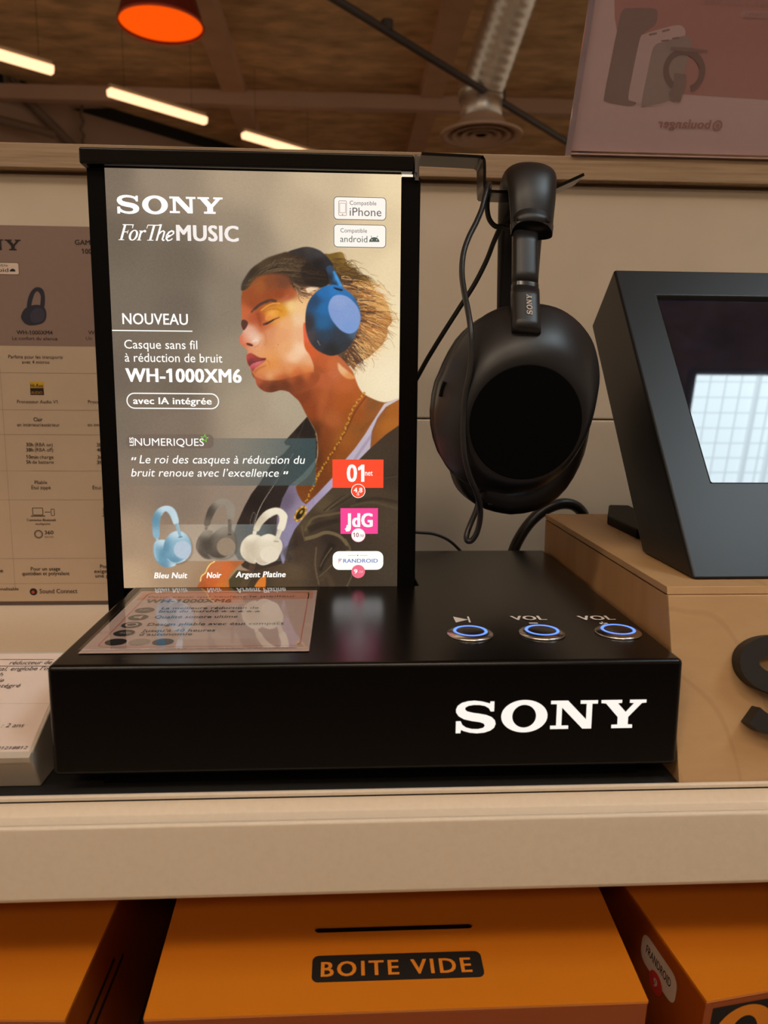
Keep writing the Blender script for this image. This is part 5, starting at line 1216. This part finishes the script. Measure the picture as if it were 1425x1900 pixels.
for s_, u0, v, u1, c, b in (('WH-1000XM4', 31, 620, 98, 7, .016), ('Le confort du silence', 23, 630.6, 106.6, 6.2, 0), ('WH', 164, 620.5, 184, 7, .016), ('Un', 159.8, 630.8, 171, 6.2, 0),
    ('Parfaite pour les transports', 15.8, 664.8, 116.6, 6.2, 0), ('avec 4 micros', 41, 674.6, 92, 6.2, 0), ('Processeur Audio V1', 32, 748.2, 106.8, 6.2, 0), ('Processeur', 163.6, 748.6, 205, 6.2, 0),
    ('Clair', 62.6, 781.6, 79.4, 7, .016), ('en intérieur/extérieur', 32, 791, 111, 6.2, 0), ('en intérieur', 163, 791, 206, 6.2, 0), ('30h', 48.8, 828.2, 62, 6.6, .016), ('(RBA on)', 65, 828.2, 98, 6.6, 0), ('38h', 48.8, 837.8, 62.4, 6.6, .016), ('(RBA off)', 65, 837.8, 98.8, 6.6, 0),
    ('10min', 48.8, 851, 71.4, 6.6, .016), ('charge', 74, 851, 99.6, 6.2, 0), ('5h', 49, 860.4, 57.6, 6.6, .016), ('de batterie', 60.4, 860.4, 100.2, 6.2, 0), ('30h', 179.6, 828.6, 193, 6.6, .016), ('40h', 180, 838, 194, 6.6, .016), ('3min', 181, 851.4, 201, 6.6, .016), ('3h', 180, 861, 190, 6.6, .016),
    ('Pliable', 64.6, 898.2, 87.8, 6.6, 0), ('Étui zippé', 58.6, 907.8, 94.4, 6.6, 0), ('Étui', 172, 908, 188, 6.6, 0), ('Connexion Bluetooth', 50, 967, 104, 4.6, .01), ('multipoint', 66, 974, 93.6, 4.4, 0), ('360', 83, 991.2, 99.6, 6.6, .016), ('Reality Audio', 83, 997.4, 99.6, 3, 0),
    ('Pour un usage', 57.4, 1058.6, 112, 6.6, .012), ('quotidien et polyvalent', 41.2, 1067.4, 129.2, 6.6, .012), ('Pour', 186, 1054, 205, 6.6, .012), ('exigeant', 175, 1063, 214, 6.6, .012), ('une p', 177.4, 1071.4, 202, 6.6, .012), ('Sound Connect', 73.8, 1100.8, 144, 8, .01), ('personnalisable', -24, 1095.4, 35, 5.4, .012), ('usage', -20, 1062, 6, 6.6, .012)):
    cb.text(s_, u0, v, u1, c, CI, bold=b)
for v in (691.8, 760.6, 806.4, 873.8, 927.4, 1036.2, 1082.8):
    z = cb.px(60, v)[1]; cb.rect(-.40, z - .00012, -.11, z + .00012, LN, .0001)
xv = cb.px(8, 800)[0]; cb.rect(xv - .00012, .005, xv + .00012, .1884, LN, .0001)
cb.prect(55.2, 708.4, 81.8, 733, ink((40, 28, 18)), .0001); cb.prect(55.2, 708.4, 81.8, 720, ink((206, 160, 40)), .00015); cb.text('Hi-Res', 57, 718.6, 80, 6.4, CI, bold=.02, lift=.0003); cb.text('AUDIO', 58, 731, 79, 5, ink((170, 120, 50)), bold=.02, lift=.0003)
for x0, x1, y0, y1 in ((59.6, 80.6, 942, 956),): cb.pframe(x0, y0, x1, y1, 1.3, CN, .0001, 1.5)
cb.prect(57.6, 956.6, 84, 958.4, CN); cb.prect(83, 949.6, 94, 950.8, CN); cb.pframe(94, 944, 101.8, 957, 1.2, CN, .0001, 1.5)
cb.prect(190, 956.6, 200, 958.4, CN); cb.pframe(191, 942, 212, 956, 1.3, CN, .0001, 1.5)
cb.pdisc(71.6, 991.2, 8.2, CN, .0001, ring=1.4); cb.pdisc(71.6, 991.2, 6, CN, .0001, ring=.7)
cb.pdisc(62.2, 1098, 7, CI, .0001); cb.pdisc(61.6, 1098.6, 3, ink((170, 70, 60)), .0002)
cb.build('board_print', CB)

# ----------------------------------------------------------------------------
# acrylic sign standing on the oak rail, seen from behind
# ----------------------------------------------------------------------------
SG = thing('acrylic_sign_holder', 'clear acrylic sign on the oak rail showing the back of a pink and red print', 'sign', (.153, .296, .3312))
lean = Vector((0, -.0435, .087)).normalized(); nsg = Vector((0, -lean.z, lean.y))
M_ACR = clear_sheet('clear_acrylic_sheet', rough=.05, tint=(.97, .95, .98, 1))
def sp_(x, t, d): return Vector((x, 0, 0)) + lean * t + nsg * d
def slab(x0, x1, t0, t1, d0, d1):
    return prism(nb(), [sp_(x0, t0, d0), sp_(x1, t0, d0), sp_(x1, t1, d0), sp_(x0, t1, d0)], nsg * (d1 - d0))
SW, SHT = .215, .150
obj('front_sheet', slab(0, SW, .0, SHT, .0012, .0024), M_ACR, SG)
obj('side_edge', slab(0, .0042, 0, SHT, .0003, .0011), mat('frosted_acrylic_edge', srgb(214, 200, 204), rough=.35, vary=.1, scale=90, trans=.35), SG)
obj('foot', prism(nb(), [(.004, -.006, 0), (.004, .030, 0), (.004, .030, .0022), (.004, -.002, .0022)], (SW - .004, 0, 0)), mat('mauve_acrylic_foot', srgb(196, 168, 160), rough=.3, vary=.03, trans=.3), SG)
PKP, PKR, PKD, PKL, PKG = ink((236, 212, 208)), ink((206, 160, 152)), ink((168, 148, 142)), ink((230, 208, 204)), ink((186, 172, 164))
sb_ = Sheet(Vector(SG.location) + sp_(0, 0, -.0006), (1, 0, 0), lean)
sb_.rect(.0046, .004, SW - .004, SHT - .002, PKP, 0)
S4 = lambda pts: [(1040 + x * .27018, y * .27018) for x, y in pts]
sb_.ppoly([S4([(365, -250), (1900, -250), (1900, 705), (1425, 684), (880, 650), (720, 640), (640, 500), (390, 230), (372, 120)])], PKR, .00008)
cu = lambda pts: [tuple(p)[:2] for p in spline([(x, y, 0) for x, y in S4(pts)], 4, True)]
sb_.ppoly([cu([(425, 70), (500, 55), (640, 58), (665, 90), (650, 170), (560, 240), (530, 330), (470, 640), (480, 690), (520, 705), (490, 728), (420, 722), (310, 698), (300, 660), (340, 450), (390, 200)])], PKD, .00014)
sb_.ppoly([cu([(545, 270), (580, 232), (720, 190), (810, 172), (850, 195), (855, 240), (830, 330), (740, 680), (600, 728), (500, 695), (465, 670), (500, 480)])], PKL, .0002)
sb_.ppoly([cu([(640, 320), (720, 285), (830, 250), (880, 248), (900, 290), (880, 380), (830, 560), (760, 680), (590, 728), (555, 715), (600, 480)])], PKG, .00026)
for pts in ([(605, 232), (660, 222), (662, 234), (608, 246)], [(695, 210), (748, 196), (750, 208), (700, 222)], [(690, 276), (745, 270), (745, 282), (692, 288)], [(765, 260), (812, 252), (815, 264), (768, 272)]): sb_.ppoly([S4(pts)], PKD, .00032)
ring = [tuple(p) for p in S4([(848 + 125 * math.cos(a), 485 + 132 * math.sin(a)) for a in np.linspace(1.9, 1.9 + 5.6, 40)])]
k_ = sb_.px(1300, 130)[0] - sb_.px(1299, 130)[0]
sb_.poly([ribbon([sb_.px(*p) for p in ring], 10.5 * k_)], ink((150, 130, 124)), .0004)
sb_.ppoly([S4([(755, 322), (860, 325), (1010, 345), (1008, 358), (860, 352), (755, 345)])], PKD, .00044)
sb_.ppoly([S4([(780, 500), (860, 510), (862, 580), (840, 640), (820, 700), (760, 690), (745, 640), (775, 580)])], PKD, .00044)
def mir(s_, u0, v, u1, cap, m, bold=0.0):
    vs, fs = text_raw(s_, bold); xs = [p[0] for p in vs]; a_, b_ = sb_.px(u0, v), sb_.px(u1, v); c_ = sb_.px(u0, v - cap); lo_, hi_ = min(xs), max(xs)
    sb_.add((vs, fs), m, .0003, lambda x, y: (b_[0] - (x - lo_) / (hi_ - lo_) * (b_[0] - a_[0]), a_[1] + y / cap_height() * (c_[1] - a_[1])))
mir('boulanger', 1219, 236, 1317, 16, ink((194, 150, 142)), .03)
sb_.pdisc(1331, 233, 9, ink((194, 150, 142)), .0003, ring=3); sb_.pdisc(1331, 233, 3.4, ink((194, 150, 142)), .0003)
mir('produit multimédia', 1302, 7, 1440, 10, ink((204, 172, 166)), .01)
sb_.prect(1375, 19, 1450, 36, ink((204, 172, 166)), .0002, 7); mir('ACCESS15', 1379, 32.6, 1442, 9.6, PKR, .02)
ps = sb_.build('paper_print'); ps.parent = SG; ps.matrix_parent_inverse = Matrix.Translation(SG.location).inverted()

# ----------------------------------------------------------------------------
# glossy orange cartons on the tilted lower shelf
# ----------------------------------------------------------------------------
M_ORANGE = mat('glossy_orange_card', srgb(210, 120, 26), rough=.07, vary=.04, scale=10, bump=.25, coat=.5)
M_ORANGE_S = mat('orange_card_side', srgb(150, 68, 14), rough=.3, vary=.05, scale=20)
INKB, INKO, INKW = ink((30, 24, 20)), ink((222, 130, 30)), ink((196, 170, 150))
def carton(label, loc, yaw, w, depth, h, slot=None):
    th = thing('carton', label, 'box', loc, (TILT, 0, yaw), 'orange cartons on the lower shelf')
    b = nb(); hw = w / 2
    box(b, -hw, hw, 0, depth, -h, -.0006)
    if slot:
        b.faces.ensure_lookup_table()
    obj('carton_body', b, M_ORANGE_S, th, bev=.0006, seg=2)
    cut = []
    if slot: x0, x1, yc, r = slot; cut = [[(x1 - r + r * math.cos(a), yc + r * math.sin(a)) for a in np.linspace(-PI / 2, PI / 2, 9)] + [(x0 + r + r * math.cos(a), yc + r * math.sin(a)) for a in np.linspace(PI / 2, 3 * PI / 2, 9)]]
    vs, fs = shape2d([rrect(-hw, -.0002, hw, depth, .0004, 2)] + cut, .0006)
    me = bpy.data.meshes.new('top_flap'); me.from_pydata([(p[0], p[1], p[2] + .0006) for p in vs], [], fs)
    link('top_flap', me, M_ORANGE, th)
    if slot: obj('slot', box(nb(), slot[0], slot[1], slot[2] - slot[3], slot[2] + slot[3], -.0008, -.0003), M_BLACK_MATT, th)  # black sheet under the hole stands in for its shaded inside
    return th
def sheet_on(th, origin, ex, ey):
    R = Euler(th.rotation_euler).to_matrix(); return Sheet(Vector(th.location) + R @ Vector(origin), R @ Vector(ex), R @ Vector(ey))
def stick(sheet, name, th):
    bpy.context.view_layer.update(); o = sheet.build(name); o.parent = th; o.matrix_parent_inverse = th.matrix_world.inverted(); return o
MC = Vector((.0107, -.0308, -.0858))
c1 = carton('glossy orange carton with a slot and a black BOITE VIDE label', MC, 0, .1998, .15, .082, (-.0352, .0354, .0412, .0019))
s1 = sheet_on(c1, (0, 0, .0012), (1, 0, 0), (0, 1, 0))
pcs = [s1.px(*p) for p in ((580, 1775), (890, 1763), (892, 1812), (580, 1825))]
s1.poly([rrect(min(p[0] for p in pcs), pcs[2][1] * .5 + pcs[3][1] * .5, max(p[0] for p in pcs), pcs[0][1] * .5 + pcs[1][1] * .5, .0028)], INKB, .00006)
ya = (s1.px(595, 1813)[1] + s1.px(877, 1803)[1]) / 2; xa, xb = s1.px(595, 1813)[0], s1.px(877, 1803)[0]; hc = s1.px(735, 1782)[1] - s1.px(735, 1808.5)[1]
vs, fs = text_raw('BOITE VIDE', .022, 1.18); lo_, hi_ = min(p[0] for p in vs), max(p[0] for p in vs)
s1.add((vs, fs), INKO, .00012, lambda x, y: (xa + (x - lo_) / (hi_ - lo_) * (xb - xa), ya + y / cap_height() * hc))
stick(s1, 'label_print', c1)
def front_marks(th, xs):
    s = sheet_on(th, (0, 0, 0), (1, 0, 0), (0, 0, 1))
    for x0, x1 in xs:
        s.rect(x0, -.040, x1, -.0032, INKB, .0001)
        cx_ = (x0 + x1) / 2
        for dx in (-.5, .5): s.poly([ell(x0 + (x1 - x0) * (.25 if dx < 0 else .75), -.020, (x1 - x0) * .22, .0155), ell(x0 + (x1 - x0) * (.25 if dx < 0 else .75), -.020, (x1 - x0) * .10, .010)], INKO, .00016)
    stick(s, 'front_print', th)
front_marks(c1, [(-.0995, -.0655)])
yw = math.radians(9.2); cr = Vector((.1338 + .1 * math.cos(yw), -.0322 + .1 * math.sin(yw), -.0855))
c2_ = carton('glossy orange carton with a white review sticker on its side, below the plinth', cr, yw, .2, .115, .082)
front_marks(c2_, [(-.0965, -.030)])
s2 = sheet_on(c2_, (-.1, 0, 0), (0, -1, 0), (0, 0, 1))
q = [s2.px(*p) for p in ((1192, 1745), (1216, 1735), (1254, 1850), (1244, 1882))]
xm0, xm1 = min(p[0] for p in q), max(p[0] for p in q); zm = sum(p[1] for p in q) / 4
s2.poly([rrect(xm0, zm - .0075, xm1, zm + .0075, .005)], INKW, .0002)
vs, fs = text_raw('FRANDROID', .02); lo_, hi_ = min(p[0] for p in vs), max(p[0] for p in vs)
s2.add((vs, fs), INKB, .0003, lambda x, y: (xm0 + .004 + (x - lo_) / (hi_ - lo_) * (xm1 - xm0 - .008), zm - .001 + y / cap_height() * .0042))
s2.poly([ell((xm0 + xm1) / 2, zm - .0085, .0052)], ink((190, 50, 40)), .0003)
vs, fs = text_raw('9', .03); s2.add((vs, fs), INKW, .0004, lambda x, y: ((xm0 + xm1) / 2 - .0016 + x * .006, zm - .0105 + y * .006))
stick(s2, 'review_sticker', c2_)
yl = math.radians(-3); cl_ = Vector((-.1192 - .1 * math.cos(yl), -.0300 - .1 * math.sin(yl), -.0856))
c3 = carton('glossy orange carton with plain top below the price label holder', cl_, yl, .2, .15, .082)
s3 = sheet_on(c3, (.1, 0, 0), (0, 1, 0), (0, 0, 1))
vs, fs = text_raw('HEADPHONES', .02); lo_, hi_ = min(p[0] for p in vs), max(p[0] for p in vs)
s3.rect(.006, -.030, .060, -.0275, INKB, .0002); s3.rect(.010, -.022, .050, -.0195, INKB, .0002)
stick(s3, 'side_print', c3)
# the lower shelf carries all three
